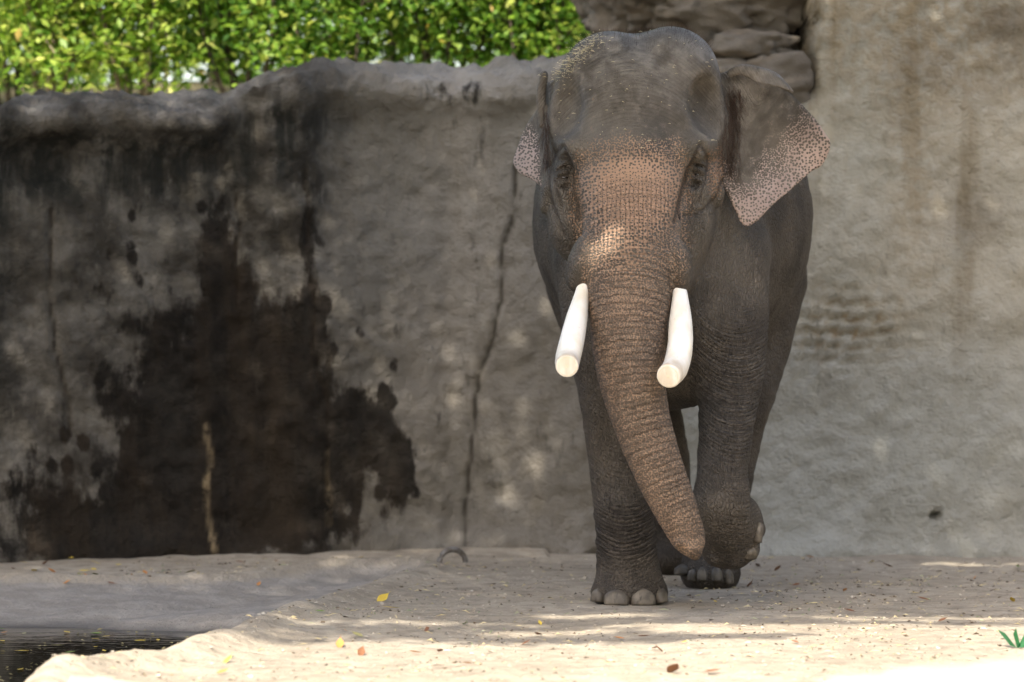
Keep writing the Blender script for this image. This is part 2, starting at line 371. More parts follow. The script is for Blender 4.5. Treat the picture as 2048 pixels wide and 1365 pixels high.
def attr_l(X, Z, PX, PY, H):
    n = fbm(X * 1.6, Z * 1.3, None, 5, 71); n2 = fbm(X * 4.5, Z * 3.6, None, 4, 73)
    st = 1.15 * bl(PX, PY, 330, 830, 150, 190) + 1.2 * bl(PX, PY, 480, 1000, 260, 130) + .9 * bl(PX, PY, 520, 760, 110, 180) + .95 * bl(PX, PY, 740, 850, 62, 75) + .75 * bl(PX, PY, 800, 960, 34, 80) + .6 * bl(PX, PY, 640, 920, 60, 150) \
        + .85 * bl(PX, PY, 150, 1070, 240, 70) + .6 * bl(PX, PY, 440, 480, 40, 190) + .45 * bl(PX, PY, 590, 690, 60, 90) + .5 * bl(PX, PY, 620, 500, 25, 190) + .5 * bl(PX, PY, 30, 950, 60, 80) + .35 * bl(PX, PY, 300, 430, 160, 90) + .4 * bl(PX, PY, 120, 900, 60, 110)
    st = st * .85 + .42 * n + .34 * n2 - .25 * bl(PX, PY, 160, 930, 90, 70) - .3 * bl(PX, PY, 620, 860, 40, 90)
    d = H - Z
    algae = sstep(.10, .24, d) * sstep(.75, .35, d + .18 * n) * sstep(640, 520, PX) + .85 * bl(PX, PY, 550, 260, 60, 90) + .6 * bl(PX, PY, 650, 230, 50, 60) * sstep(.15, .28, d) + sstep(60, 0, PX + 30 * n2) * .5 + .9 * bl(PX, PY, 60, 310, 90, 60)
    dp = np.array([(405, 850), (415, 905), (408, 960), (418, 1020), (424, 1070), (432, 1105)], float)
    drip = sstep(7, 2, polydist(PX + 14 * n2, PY, dp)) * (.45 + .55 * sstep(-.3, .3, fbm(X * 9, Z * 9, None, 2, 78))) + .45 * sstep(6, 1, polydist(PX, PY, np.array([(655, 900), (660, 1050)], float)))
    left_dark = np.clip(sstep(760, 520, PX + 60 * n) * .95 + .35 * sstep(200, 480, PX) * sstep(900, 700, PX), 0, 1)  # darker on the left part of the wall
    pale = np.clip(.75 * bl(PX, PY, 610, 420, 40, 150) * (n2 > -.2) + .5 * bl(PX, PY, 690, 320, 60, 60) + .35 * bl(PX, PY, 1050, 600, 160, 330), 0, .8)
    spots = bl(PX, PY, 330, 480, 170, 170) + bl(PX, PY, 680, 650, 110, 200) + bl(PX, PY, 170, 900, 130, 150) + bl(PX, PY, 800, 900, 80, 160)
    return dict(spots=np.clip(spots, 0, 1), stain=np.clip(st, 0, 2), algae=np.clip(algae, 0, 1), drip=np.clip(drip, 0, 1), left_dark=left_dark, pale=pale)
CR_L = [([(1030, 330), (1022, 420), (1008, 500), (1000, 600), (985, 690), (958, 770), (950, 850), (940, 940), (932, 1020), (928, 1110)], .013, .03),
        ([(612, 330), (618, 430), (612, 520), (628, 620), (622, 700), (650, 800), (655, 900), (662, 1060)], .012, .03),
        ([(108, 420), (112, 520), (108, 600), (125, 690), (145, 780), (152, 870)], .014, .03),
        ([(470, 380), (476, 500), (468, 620)], .012, .03)]
wl = build_wall('concrete_wall', -12, 1.02, top_l, m_wall('weathered_concrete', False), CR_L, attr_l, extra_l)
tag(wl, 'weathered grey concrete wall with black damp stains below the shrubs', 'wall')
def top_r(p): return np.interp(p, [1000, 1560, 1600, 1640, 1800, 2400, 6000], [3.2, 3.25, 3.7, 4.1, 4.4, 4.3, 4.3])
def extra_r(X, Z, PX, PY, H):
    ledge = .030 * bl(PX, PY, 1690, 660, 130, 80) * np.sin((Z + .04 * fbm(X * 3, Z * 3, None, 3, 81)) * 2 * np.pi / .085)
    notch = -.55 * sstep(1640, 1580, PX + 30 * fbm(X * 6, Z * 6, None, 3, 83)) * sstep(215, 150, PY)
    hole = -.16 * sstep(12, 5, np.hypot((PX - 1870) / 1.2, PY - 1032))
    foot = .05 * np.exp(-(Z / .10) ** 2)
    return ledge + notch + hole + foot + .03 * bl(PX, PY, 1900, 300, 100, 300)
def attr_r(X, Z, PX, PY, H):
    n = fbm(X * 1.6, Z * 1.3, None, 4, 91)
    rust = np.clip(bl(PX, PY, 1690, 650, 120, 70) * (np.sin((Z + .04 * fbm(X * 3, Z * 3, None, 3, 81)) * 2 * np.pi / .085) < -.2) * .8 + .5 * bl(PX, PY, 1850, 60, 320, 170) + .35 * bl(PX, PY, 1830, 400, 60, 200), 0, 1)
    stain = np.clip(.75 * bl(PX, PY, 1990, 60, 120, 120) + .9 * sstep(1650, 1600, PX + 25 * n) * sstep(230, 170, PY) + .45 * bl(PX, PY, 1820, 160, 60, 120) + .5 * bl(PX, PY, 1950, 420, 80, 80), 0, 1)  # stains, plus crevice shade under the boulder painted into the notch
    return dict(rust=rust, stain=stain, black=sstep(1625, 1590, PX + 35 * fbm(X * 7, Z * 7, None, 3, 93)) * sstep(240, 200, PY + 20 * n), low=sstep(560, 820, PY + 60 * n))  # black: shade of the notch under the boulder put into the colour
wr = build_wall('concrete_wall', .96, 12, top_r, m_wall('tan_concrete', True), [], attr_r, extra_r)
tag(wr, 'tall pale tan concrete wall with rust streaks and a small drain hole', 'wall')

# ---- bank behind the walls
bx, by = np.meshgrid(np.concatenate([-np.geomspace(200, 6, 12), np.linspace(-5.5, 5.5, 40), np.geomspace(6, 200, 12)]), np.concatenate([np.linspace(23.4, 32, 30), np.geomspace(33, 300, 12)]))
bz = 2.42 + .10 * (by - 23.4).clip(0, 8) + .10 * fbm(bx * .8, by * .8, None, 3, 95)
bank = mesh('hillside', np.stack([bx, by, bz], -1).reshape(-1, 3), grid_faces(*bx.shape), m_simple('leaf_mould', (.06, .05, .03), (.10, .085, .05), 3, .95, 20, .03)); bank['kind'] = 'structure'

# ---- boulders stacked above the wall, behind the elephant's head
def m_rock(name, c1, c2, c3):
    s = NT(name); co = s.co; n1 = s.noise(co, 1.6, 6, .62); n2 = s.noise(co, 7, 6, .6); n3 = s.noise(s.scale(co, (4, 4, 14)), 1.0, 5, .6)
    c = s.mix(s.ss(n1, .35, .65), c1, c2); c = s.mix(s.mth('MULTIPLY', s.ss(n3, .5, .7), .6), c, c3); c = s.mix(s.mth('MULTIPLY', s.ss(n2, .58, .72), .7), c, (.03, .026, .02))
    b = s.bump(n1, .06, .6); b = s.bump(n2, .025, .8, b); b = s.bump(s.noise(co, 60, 4), .006, .8, b)
    return s.fin(c, .85, b, .25)
def rock(name, c, r, mat, seed, nu=64, nv=40, amp=.16, sq=.75, parent=None):
    u, v = np.meshgrid(np.linspace(0, 2 * np.pi, nu, endpoint=False), np.linspace(.001, np.pi - .001, nv))
    d = np.stack([np.sin(v) * np.cos(u), np.sin(v) * np.sin(u), np.cos(v)], -1)
    q = np.sign(d) * np.abs(d) ** sq; q /= (np.abs(q) ** 3).sum(-1, keepdims=True) ** (1 / 3)
    P = q * np.array(r); S = P + np.array(c)
    ridg = 1 - np.abs(fbm(S[..., 0] * 3.2 + seed, S[..., 1] * 3.2, S[..., 2] * 4.2, 4, seed + 9)) * 2
    f = 1 - amp * .6 * ridg ** 3 + .07 * fbm(S[..., 0] * 14, S[..., 1] * 14, S[..., 2] * 16, 3, seed + 3) + amp * fbm(S[..., 0] * 1.6 + seed, S[..., 1] * 1.6, S[..., 2] * 2.2, 4, seed) + amp * .45 * fbm(S[..., 0] * 6, S[..., 1] * 6, S[..., 2] * 8, 3, seed + 5)
    V = (P * f[..., None] + np.array(c)).reshape(-1, 3); F = []
    for j in range(nv - 1):
        for i in range(nu): F.append((j * nu + i, (j + 1) * nu + i, (j + 1) * nu + (i + 1) % nu, j * nu + (i + 1) % nu))
    return mesh(name, V, np.array(F), mat)
M_ROCK = m_rock('boulder_stone', (.070, .057, .042), (.125, .105, .080), (.14, .108, .074))
bc = W(1400, 12, 23.30)
b1 = rock('boulder', bc + np.array([.02, .25, .10]), (.78, .62, .42), M_ROCK, 3, 150, 90, .22, .85)
tag(b1, 'big rough brown boulder on top of the wall behind the elephant', 'boulder')
for i, (a, b, d, r, lab) in enumerate(((1500, 92, 23.10, (.36, .25, .11), 'long flat slab of stone wedged under the big boulder'), (1548, 168, 23.0, (.26, .22, .19), 'blocky grey stone under the slab behind the elephant ear'), (1462, 178, 23.03, (.22, .22, .17), 'squat dark stone at the foot of the stacked stones'))):
    tag(rock('wedged_stone', W(a, b, d), r, M_ROCK, 20 + i, 80, 50, .30, .8), lab, 'stone')

# ---- trees and shrubs
BARK = m_simple('bark', (.055, .042, .03), (.12, .095, .07), 9, .9, 30, .01)
BARK2 = m_simple('pale_stem_bark', (.16, .12, .085), (.24, .19, .135), 9, .9, 30, .004)
LEAF_A = m_leaf('shrub_leaf', [(0, (.022, .062, .012)), (.4, (.10, .20, .026)), (.7, (.22, .32, .05)), (.92, (.38, .40, .09)), (1.0, (.40, .14, .04))])
LEAF_B = m_leaf('sunny_leaf', [(0, (.04, .10, .016)), (.35, (.16, .26, .034)), (.7, (.31, .38, .07)), (.92, (.47, .47, .14)), (1.0, (.42, .14, .045))])  # sunlit look put into a brighter leaf colour
LEAF_C = m_leaf('shade_tree_leaf', [(0, (.03, .07, .013)), (.6, (.055, .11, .02)), (1, (.09, .15, .03))], .3)
def leaves_mesh(name, C, size, mat, parent, r, droop=.4):
    """one small folded leaf blade (two triangles and a crease) at each point"""
    n = len(C)
    a = r.uniform(0, 2 * np.pi, n); tilt = r.normal(-droop, .45, n)
    d = np.stack([np.cos(a) * np.cos(tilt), np.sin(a) * np.cos(tilt), np.sin(tilt)], 1)
    up = r.normal(0, .45, (n, 3)) + np.array([0, 0, 1.0]); sdv = np.cross(d, up); sdv /= np.linalg.norm(sdv, axis=1)[:, None] + 1e-9
    nn = np.cross(sdv, d); L = size * r.uniform(.6, 1.35, n)[:, None]
    V = np.stack([C, C + d * L * .45 + sdv * L * .27 + nn * L * .06, C + d * L, C + d * L * .45 - sdv * L * .27 + nn * L * .06], 1).reshape(-1, 3)
    F = (np.arange(n) * 4)[:, None] + np.array([[0, 1, 2, 3]])
    F = np.vstack([F[:, [0, 1, 2]], F[:, [0, 2, 3]]])
    o = mesh(name, V, F, mat, parent, False, dict(tint=np.repeat(np.clip(r.beta(1.5, 1.7, n) * .965, 0, 1), 4))); o['kind'] = 'stuff'; return o
def shrub(name, loc, h, w, n, size, mat, label, cat, group, seed, stems=4, bark=None, clumps=26, low=.15):
    r = np.random.default_rng(seed); e = empty(name, loc); L = np.array(loc, float)
    V, F = [], []; tips = []
    for k in range(stems):
        a = r.uniform(0, 6.28); sp = w * .45 * r.uniform(.2, 1)
        top = L + np.array([math.cos(a) * sp, math.sin(a) * sp, h * r.uniform(.7, .95)])
        mid = (L + top) / 2 + r.normal(0, .09, 3) * np.array([1, 1, .3])
        K = catmull([L + np.array([math.cos(a) * .06, math.sin(a) * .06, -.1]), mid, top], 4)
        rd = np.linspace(.022, .006, len(K)) * (h / 1.8) ** .5
        v, f = tube(K, rd, 6); o = len(V); V += v; F += [tuple(i + o for i in q) for q in f]; tips += list(K[3:])
        for b in range(4):
            p0 = K[int(r.integers(3, len(K) - 1))]; p1 = p0 + r.normal(0, w * .22, 3) + np.array([0, 0, .15])
            v, f = tube([p0, (p0 + p1) / 2 + r.normal(0, .03, 3), p1], [.008, .006, .003], 5); o = len(V); V += v; F += [tuple(i + o for i in q) for q in f]; tips += [p1, (p0 + p1) / 2]
    mesh('trunk', V, F, bark or BARK, e)
    cl = [L + np.array([r.normal(0, w * .30), r.normal(0, w * .30), h * r.uniform(low, 1.0)]) for _ in range(clumps)] + tips
    cl = np.array(cl); m = len(cl); ci = r.integers(0, m, n); sg = np.where(np.arange(m) < clumps, w * .13, w * .09)
    C = cl[ci] + r.normal(0, 1, (n, 3)) * sg[ci][:, None] * np.array([1, 1, .75])
    leaves_mesh('crown', C, size, mat, e, r); tag(e, label, cat, group); return e
FRONT = [(-3.9, 24.3, 1.9, 1.3, 'B'), (-3.15, 24.6, 2.0, 1.3, 'B'), (-2.45, 24.35, 1.7, 1.2, 'B'), (-1.75, 24.7, 1.8, 1.2, 'A'), (-1.1, 24.5, 1.7, 1.1, 'A'), (-.45, 24.8, 1.8, 1.2, 'A'), (.15, 24.6, 1.6, 1.1, 'A'), (.75, 25.0, 1.7, 1.2, 'B')]
for i, (x, y, h, w, k) in enumerate(FRONT):
    nm = ['yellow green leafy shrub growing just behind the stained concrete wall', 'mid green leafy shrub growing just behind the stained concrete wall'][k == 'A']
    shrub('leafy_shrub', (x, y + .9, 2.45 + .1 * (y - 22.5)), h, w, 5200, .07, LEAF_B if k == 'B' else LEAF_A, nm, 'shrub', 'yellow green shrubs behind the wall' if k == 'B' else 'mid green shrubs behind the wall', 100 + i, 6, BARK2 if k == 'B' else BARK)
BACK = [(-4.6, 26.6), (-3.6, 27.0), (-2.7, 26.5), (-1.8, 27.2), (-.9, 26.7), (0, 27.1), (.9, 26.8), (1.9, 27.0)]
for i, (x, y) in enumerate(BACK):
    shrub('tall_shrub', (x, y + .8, 2.8), 2.9, 1.7, 4200, .10, LEAF_A if i % 3 else LEAF_B, 'taller dark green shrub in the second row behind the leafy shrubs', 'shrub', 'second row of tall shrubs', 140 + i, 3)
for i, (x, y) in enumerate([(-6.2, 31), (-4.2, 32), (-2.4, 31), (-.6, 32.2), (1.2, 31), (3.0, 32)]):
    shrub('woodland_tree', (x, y, 3.0), 6.5, 3.2, 6500, .2, LEAF_A if i % 2 else LEAF_B, 'tall woodland tree far behind the shrubs on the bank', 'tree', 'trees behind the shrubs', 170 + i, 2, None, 40, .05)

# ---- shade trees to the camera's left and right, out of the picture: their crowns throw the dappled shade
GAPS_WALL = [(1020, 800, 26), (1068, 890, 30), (1072, 570, 10), (4, 480, 22), (6, 810, 18), (1095, 122, 16), (985, 905, 14), (1160, 930, 14), (1385, 120, 12)]
GAPS_GROUND = [(1880, 1238, .75, .20), (1690, 1256, .6, .22), (1960, 1258, .5, .17), (1480, 1262, .55, .20), (1200, 1232, .42, .17), (1330, 1252, .4, .16), (1090, 1262, .4, .16), (820, 1296, .5, .18), (1600, 1122, .25, .12), (1940, 1128, .45, .13)]
GAPS_HEAD = [(1218, 492, 34), (1372, 120, 18)]
def shade_tree(base, lean, n_clump, cfun, n_leaf, seed, label):
    r = np.random.default_rng(seed); e = empty('shade_tree', base); B = np.array(base, float)
    crown_c = B + np.array(lean); V, F = [], []
    K = catmull([B + [0, 0, -.2], B + [0.05, 0, 2.2], B + np.array(lean) * [.3, .3, .55], crown_c], 5)
    v, f = tube(K, np.linspace(.30, .12, len(K)), 12); V += v; F += f
    cl = cfun(r, n_clump)
    for q in cl[::max(1, len(cl) // 34)]:
        m = (K[12] + q) / 2 + r.normal(0, .3, 3); v, f = tube([K[12], m, q], [.09, .05, .015], 6); o = len(V); V += v; F += [tuple(i + o for i in g) for g in f]
    mesh('trunk', V, F, BARK, e)
    C = cl[r.integers(0, len(cl), n_leaf)] + r.normal(0, .40, (n_leaf, 3)) * np.array([1, 1, .6])
    # openings in the crown: where the photographed sun flecks come through
    tpar = (C[:, 1] - 22.75) / -LDIR[1]
    hit = C + LDIR * tpar[:, None]; hx, hy = proj(hit); keep = np.ones(len(C), bool)
    for a, b, q in GAPS_WALL: keep &= np.hypot(hx - a, hy - b) > q + 17
    hit = C + LDIR * ((C[:, 1] - 18.45) / -LDIR[1])[:, None]; hx, hy = proj(hit)
    for a, b, q in GAPS_HEAD: keep &= np.hypot(hx - a, hy - b) > q + 30
    hit = C + LDIR * (C[:, 2] / -LDIR[2])[:, None]
    edge = 17.0 + .55 * fbm(hit[:, 0] * .8, hit[:, 1] * 0, None, 3, 7) + .25 * np.clip(hit[:, 0], 0, 3)
    for a, b, ex_, ey_ in GAPS_GROUND:
        gq = WG(a, b); keep &= ((hit[:, 0] - gq[0]) / ex_) ** 2 + ((hit[:, 1] - gq[1]) / ey_) ** 2 > 1
    bands = fbm(hit[:, 0] * .4, hit[:, 1] * 1.7, None, 2, 8)
    keep &= hit[:, 1] > edge
    keep &= ~((hit[:, 1] < 18.5 + .28 * hit[:, 0]) & (bands > .0))
    leaves_mesh('crown', C[keep], .125, LEAF_C, e, r, .2)
    tag(e, label, 'tree'); return e
def cf(x0, x1, s0, s1, z0, z1):
    def f(r, n):
        z = r.uniform(z0, z1, n); g = np.stack([r.uniform(x0, x1, n), r.uniform(s0, s1, n), 0 * z], 1)
        return g - LDIR * (z / -LDIR[2])[:, None]
    return f
shade_tree((-4.6, 12.5, 0), (1.2, 1.3, 7.6), 420, cf(-5.5, 1.0, 17.4, 25.6, 6.6, 9.4), 60000, 301, 'broad leafy shade tree standing beside the pool')
shade_tree((4.9, 12.0, 0), (-1.6, 1.6, 7.8), 420, cf(.5, 6.0, 17.4, 26.6, 6.8, 9.6), 64000, 302, 'broad leafy shade tree standing on open sand')

# unseen trees added behind the camera and at both sides to block low sky
for i, (x, y) in enumerate([(-15, -9), (-9, -12), (-3, -13), (3, -13), (9, -12), (15, -8), (15, 1), (15.5, 9), (-15.5, 0), (-16, 8)]):
    shrub('sky_block_tree', (x, y, 0), 9.5, 6.5, 5200, .42, LEAF_C, 'added unseen tree blocking low sky light', 'tree', 'added trees blocking low sky light', 400 + i, 3, None, 60, .03)

# ================================================================== elephant
HV = .0098
LO = np.array([-.15, 17.75, -.03]); HI = np.array([1.85, 22.3, 3.0])
NX, NY, NZ = np.ceil((HI - LO) / HV).astype(int)
GX = (LO[0] + HV * np.arange(NX)).astype(np.float32)[:, None, None]
GY = (LO[1] + HV * np.arange(NY)).astype(np.float32)[None, :, None]
GZ = (LO[2] + HV * np.arange(NZ)).astype(np.float32)[None, None, :]
FLD = np.full((NX, NY, NZ), .5, np.float32)
def box_sl(lo, hi):
    a = np.clip(np.floor((np.asarray(lo) - LO) / HV).astype(int), 0, [NX, NY, NZ])
    b = np.clip(np.ceil((np.asarray(hi) - LO) / HV).astype(int) + 1, 0, [NX, NY, NZ])
    return tuple(slice(i, j) for i, j in zip(a, b))
def put(sl, d, k, sub=False):
    a = FLD[sl]
    if sub:
        h = np.clip(.5 - .5 * (a + d) / k, 0, 1); FLD[sl] = a + (-d - a) * h + k * h * (1 - h)
    else:
        h = np.clip(.5 + .5 * (a - d) / k, 0, 1); FLD[sl] = a + (d - a) * h - k * h * (1 - h)
def local(sl): return GX[sl[0]], GY[:, sl[1]], GZ[:, :, sl[2]]
def ell(c, r, k=.08, rot=None, sub=False):
    c = np.asarray(c, float); r = np.asarray(r, float); m = max(r) if rot is not None else r
    sl = box_sl(c - m - k * 1.2 - .03, c + m + k * 1.2 + .03); x, y, z = local(sl)
    x, y, z = x - c[0], y - c[1], z - c[2]
    if rot is not None:
        M = np.array(rot.to_matrix()).T            # world -> local
        x, y, z = [M[i, 0] * x + M[i, 1] * y + M[i, 2] * z for i in range(3)]
    k0 = np.sqrt((x / r[0]) ** 2 + (y / r[1]) ** 2 + (z / r[2]) ** 2)
    k1 = np.sqrt((x / r[0] ** 2) ** 2 + (y / r[1] ** 2) ** 2 + (z / r[2] ** 2) ** 2) + 1e-6
    put(sl, k0 * (k0 - 1) / k1, k, sub)
def limb(keys, k=.08, n=5, sub=False, flat=1.0):
    """keys: (point, radius); a smooth tapering tube; flat squeezes it along y"""
    K = catmull([[*p, r] for p, r in keys], n)
    P, Rr = K[:, :3], K[:, 3]; m = Rr.max() + k + .04
    sl = box_sl(P.min(0) - m, P.max(0) + m); x, y, z = local(sl)
    d = np.full(np.broadcast_shapes(x.shape, y.shape, z.shape), 5., np.float32)
    for a, b, ra, rb in zip(P[:-1], P[1:], Rr[:-1], Rr[1:]):
        mm = max(ra, rb) + k + .04
        lo, hi = np.minimum(a, b) - mm, np.maximum(a, b) + mm
        s2 = box_sl(lo, hi); sub_sl = tuple(slice(max(i.start - j.start, 0), max(i.stop - j.start, 0)) for i, j in zip(s2, sl))
        X, Y, Z = x[sub_sl[0]], y[:, sub_sl[1]], z[:, :, sub_sl[2]]
        u = b - a; L = u @ u + 1e-9
        t = np.clip(((X - a[0]) * u[0] + (Y - a[1]) * u[1] + (Z - a[2]) * u[2]) / L, 0, 1)
        dd = np.sqrt((X - a[0] - t * u[0]) ** 2 + ((Y - a[1] - t * u[1]) / flat) ** 2 + (Z - a[2] - t * u[2]) ** 2) - (ra + t * (rb - ra))
        d[sub_sl] = np.minimum(d[sub_sl], dd)
    put(sl, d, k, sub)
def poly2(x, z, P):
    """signed distance to a closed 2-D polygon"""
    d = np.full(x.shape, 1e9); inside = np.zeros(x.shape, bool); n = len(P)
    for i in range(n):
        ax, az = P[i]; bx, bz = P[(i + 1) % n]; ux, uz = bx - ax, bz - az
        t = np.clip(((x - ax) * ux + (z - az) * uz) / (ux * ux + uz * uz), 0, 1)
        d = np.minimum(d, np.hypot(x - ax - t * ux, z - az - t * uz))
        c = ((az > z) != (bz > z)) & (x < ux * (z - az) / (uz + 1e-12) + ax); inside ^= c
    return np.where(inside, -d, d)
def sheet(pxs, Dm, depth, t=.014, k=.03, round_=3, slope=1.0):
    """an ear-like curved sheet: outline in photo pixels at distance Dm, depth(x, z) gives its y"""
    P = np.array([W(a, b, Dm)[[0, 2]] for a, b in pxs])
    P = catmull(np.vstack([P, P[:1]]), round_)[:-1]
    gx = GX.ravel(); gz = GZ.ravel()
    sl0 = box_sl([P[:, 0].min() - .08, LO[1], P[:, 1].min() - .08], [P[:, 0].max() + .08, HI[1], P[:, 1].max() + .08])
    xx, zz = np.meshgrid(gx[sl0[0]], gz[sl0[2]], indexing='ij')
    d2 = poly2(xx, zz, P) + .012; yd = depth(xx, zz)
    sl = box_sl([P[:, 0].min() - .08, yd.min() - .1, P[:, 1].min() - .08], [P[:, 0].max() + .08, yd.max() + .1, P[:, 1].max() + .08])
    _, y, _ = local(sl)
    dn = np.abs(y - yd[:, None, :]) * slope - t + .010
    q = np.stack(np.broadcast_arrays(d2[:, None, :], dn))
    d = np.minimum(q.max(0), 0) + np.sqrt((np.maximum(q, 0) ** 2).sum(0)) - .010
    put(sl, d.astype(np.float32), k)
from mathutils import Euler

# --- trunk of the body, hindquarters
ell((.862, 20.75, 1.95), (.755, 1.30, .80), .1)
ell(W(1318, 520, 19.85), (.54, .75, .74), .15)                 # shoulders and chest
ell((.93, 21.45, 1.78), (.64, .62, .82), .12)
ell(W(1300, 330, 19.45), (.40, .55, .50), .15)                 # neck
# hind legs
limb([(W(1512, 560, 21.1), .28), (W(1490, 700, 20.95), .235), (W(1468, 830, 20.8), .185), (W(1446, 980, 20.75), .15), (W(1424, 1100, 20.55), .145), (W(1421, 1140, 20.48), .15)], .1)
ell(W(1420, 1150, 20.46), (.15, .19, .10), .04)
limb([(W(1192, 560, 21.3), .28), (W(1245, 740, 21.25), .24), (W(1300, 870, 21.25), .20), (W(1330, 990, 21.5), .15), (W(1342, 1090, 21.52), .145)], .1)
ell(W(1343, 1118, 21.48), (.17, .21, .11), .05)
limb([((.99, 22.0, 2.2), .05), ((1.0, 22.1, 1.7), .035), ((1.0, 22.1, 1.1), .025)], .05)   # tail
# planted foreleg
limb([(W(1215, 520, 19.6), .27), (W(1222, 660, 19.55), .235), (W(1228, 770, 19.5), .192), (W(1234, 860, 19.5), .166), (W(1242, 960, 19.5), .154), (W(1250, 1040, 19.46), .152), (W(1254, 1100, 19.44), .149), (W(1257, 1150, 19.42), .158)], .07)
ell(W(1258, 1186, 19.42), (.198, .215, .105), .06)
# raised foreleg, the foot folded back at the wrist
limb([(W(1452, 520, 19.6), .225), (W(1452, 640, 19.5), .218), (W(1460, 730, 19.4), .182), (W(1456, 810, 19.3), .150), (W(1450, 880, 19.2), .131), (W(1445, 950, 19.12), .128), (W(1440, 1005, 19.08), .142)], .07)
limb([(W(1442, 1000, 19.10), .135), (W(1452, 1045, 19.15), .150), (W(1458, 1085, 19.26), .128)], .05)
ell(W(1482, 1048, 19.22), (.115, .13, .15), .04)
ell(W(1456, 1098, 19.26), (.135, .15, .088), .04)
for a, b, rr in ((1432, 1117, .042), (1470, 1118, .046), (1503, 1102, .040), (1516, 1060, .040)):
    ell(W(a, b, 19.2), (rr, .07, rr), .022)
ell(W(1350, 770, 20.0), (.20, .55, .09), .1)
# --- head
ell(W(1274, 245, 19.10), (.450, .42, .37), .05)
ell(W(1222, 162, 19.03), (.255, .27, .245), .08)
ell(W(1340, 153, 19.03), (.245, .27, .245), .08)
ell(W(1266, 225, 18.92), (.245, .24, .33), .05)                 # forehead
ell(W(1264, 330, 18.83), (.250, .26, .27), .07)
ell(W(1158, 300, 18.87), (.115, .17, .085), .07, Euler((0, R(30), 0)))   # brows
ell(W(1376, 297, 18.87), (.115, .17, .085), .07, Euler((0, R(-30), 0)))
for s_, ex, ey in ((-1, 1128, 355), (1, 1396, 352)):            # cheek under the eye, socket bulge
    ell(W(ex - s_ * 4, ey + 14, 18.97), (.075, .11, .11), .05)
    ell(W(ex - s_ * 12, ey + 85, 19.07), (.115, .2, .19), .08)
ell(W(1425, 365, 19.05), (.055, .09, .13), .03, Euler((0, R(-14), 0)))   # ear-side cheek fold
ell(W(1098, 375, 19.05), (.035, .09, .13), .03, Euler((0, R(12), 0)))
ell(W(1275, 520, 19.05), (.30, .34, .30), .12)                  # jaw
ell(W(1282, 650, 18.92), (.13, .22, .12), .08)                  # lower lip
ell(W(1330, 640, 19.6), (.40, .5, .42), .15)                    # breast
TR = [(1264, 400, 18.78, .262), (1263, 470, 18.68, .238), (1261, 530, 18.60, .222), (1258, 590, 18.54, .206), (1257, 650, 18.49, .186), (1259, 710, 18.45, .173), (1266, 770, 18.42, .157), (1280, 830, 18.40, .142), (1302, 900, 18.38, .129), (1328, 965, 18.36, .117), (1350, 1015, 18.34, .105), (1370, 1060, 18.32, .090), (1380, 1082, 18.30, .074)]
TK = catmull([[*W(a, b, d), r] for a, b, d, r in TR], 5)
limb([(W(a, b, d), r) for a, b, d, r in TR], .07)
ell(W(1387, 1100, 18.28), (.036, .06, .052), .022, Euler((0, R(-22), 0)))
ell(W(1362, 1086, 18.28), (.035, .06, .030), .02)               # finger of the trunk tip
ell(W(1163, 527, 18.59), (.074, .12, .140), .03, Euler((0, R(12), 0)))    # tusk sheaths
ell(W(1358, 536, 18.575), (.070, .12, .142), .03, Euler((0, R(-8), 0)))
# carved hollows: temples, eye sockets, corner of the mouth
ell(W(1124, 216, 18.85), (.098, .150, .140), .075, Euler((0, R(10), 0)), sub=True)
ell(W(1416, 212, 18.85), (.098, .150, .140), .075, Euler((0, R(-12), 0)), sub=True)
for s_, ex, ey in ((-1, 1126, 352), (1, 1397, 348)):
    ell(W(ex + s_ * 3, ey - 2, 18.86), (.040, .080, .085), .02, Euler((0, R(20 * s_), 0)), sub=True)
    ell(W(ex + s_ * -26, ey + 40, 18.74), (.020, .09, .15), .04, Euler((0, R(20 * s_), 0)), sub=True)
EYES = []
for s_, ex, ey in ((-1, 1128, 356), (1, 1396, 350)):
    c_ = W(ex, ey, 18.925); EYES.append((s_, c_))
    ell(c_ + np.array([0, .02, 0]), (.045, .05, .045), .02)
    ell(c_ + np.array([0, -.012, .026]), (.046, .040, .016), .010, Euler((0, R(24 * s_), 0)))
    ell(c_ + np.array([0, -.006, -.026]), (.040, .036, .013), .010, Euler((0, R(20 * s_), 0)))
    ell(c_ + np.array([s_ * .004, .0, .062]), (.052, .045, .012), .012, Euler((0, R(30 * s_), 0)))
# --- ears
def dr(x, z):
    u = (x - .98) / .55
    return 19.14 + .12 * u + .05 * np.sin(z * 9 + x * 5) * np.clip(u, 0, 1) + .035 * np.sin(x * 13 - z * 4)
sheet([(1432, 150), (1472, 138), (1515, 140), (1556, 165), (1590, 192), (1628, 234), (1652, 268), (1663, 288), (1650, 328), (1628, 342), (1606, 360), (1574, 388), (1545, 412), (1518, 440), (1496, 454), (1482, 448), (1470, 425), (1454, 392), (1436, 350), (1420, 260)], 19.2, dr, .013, .035)
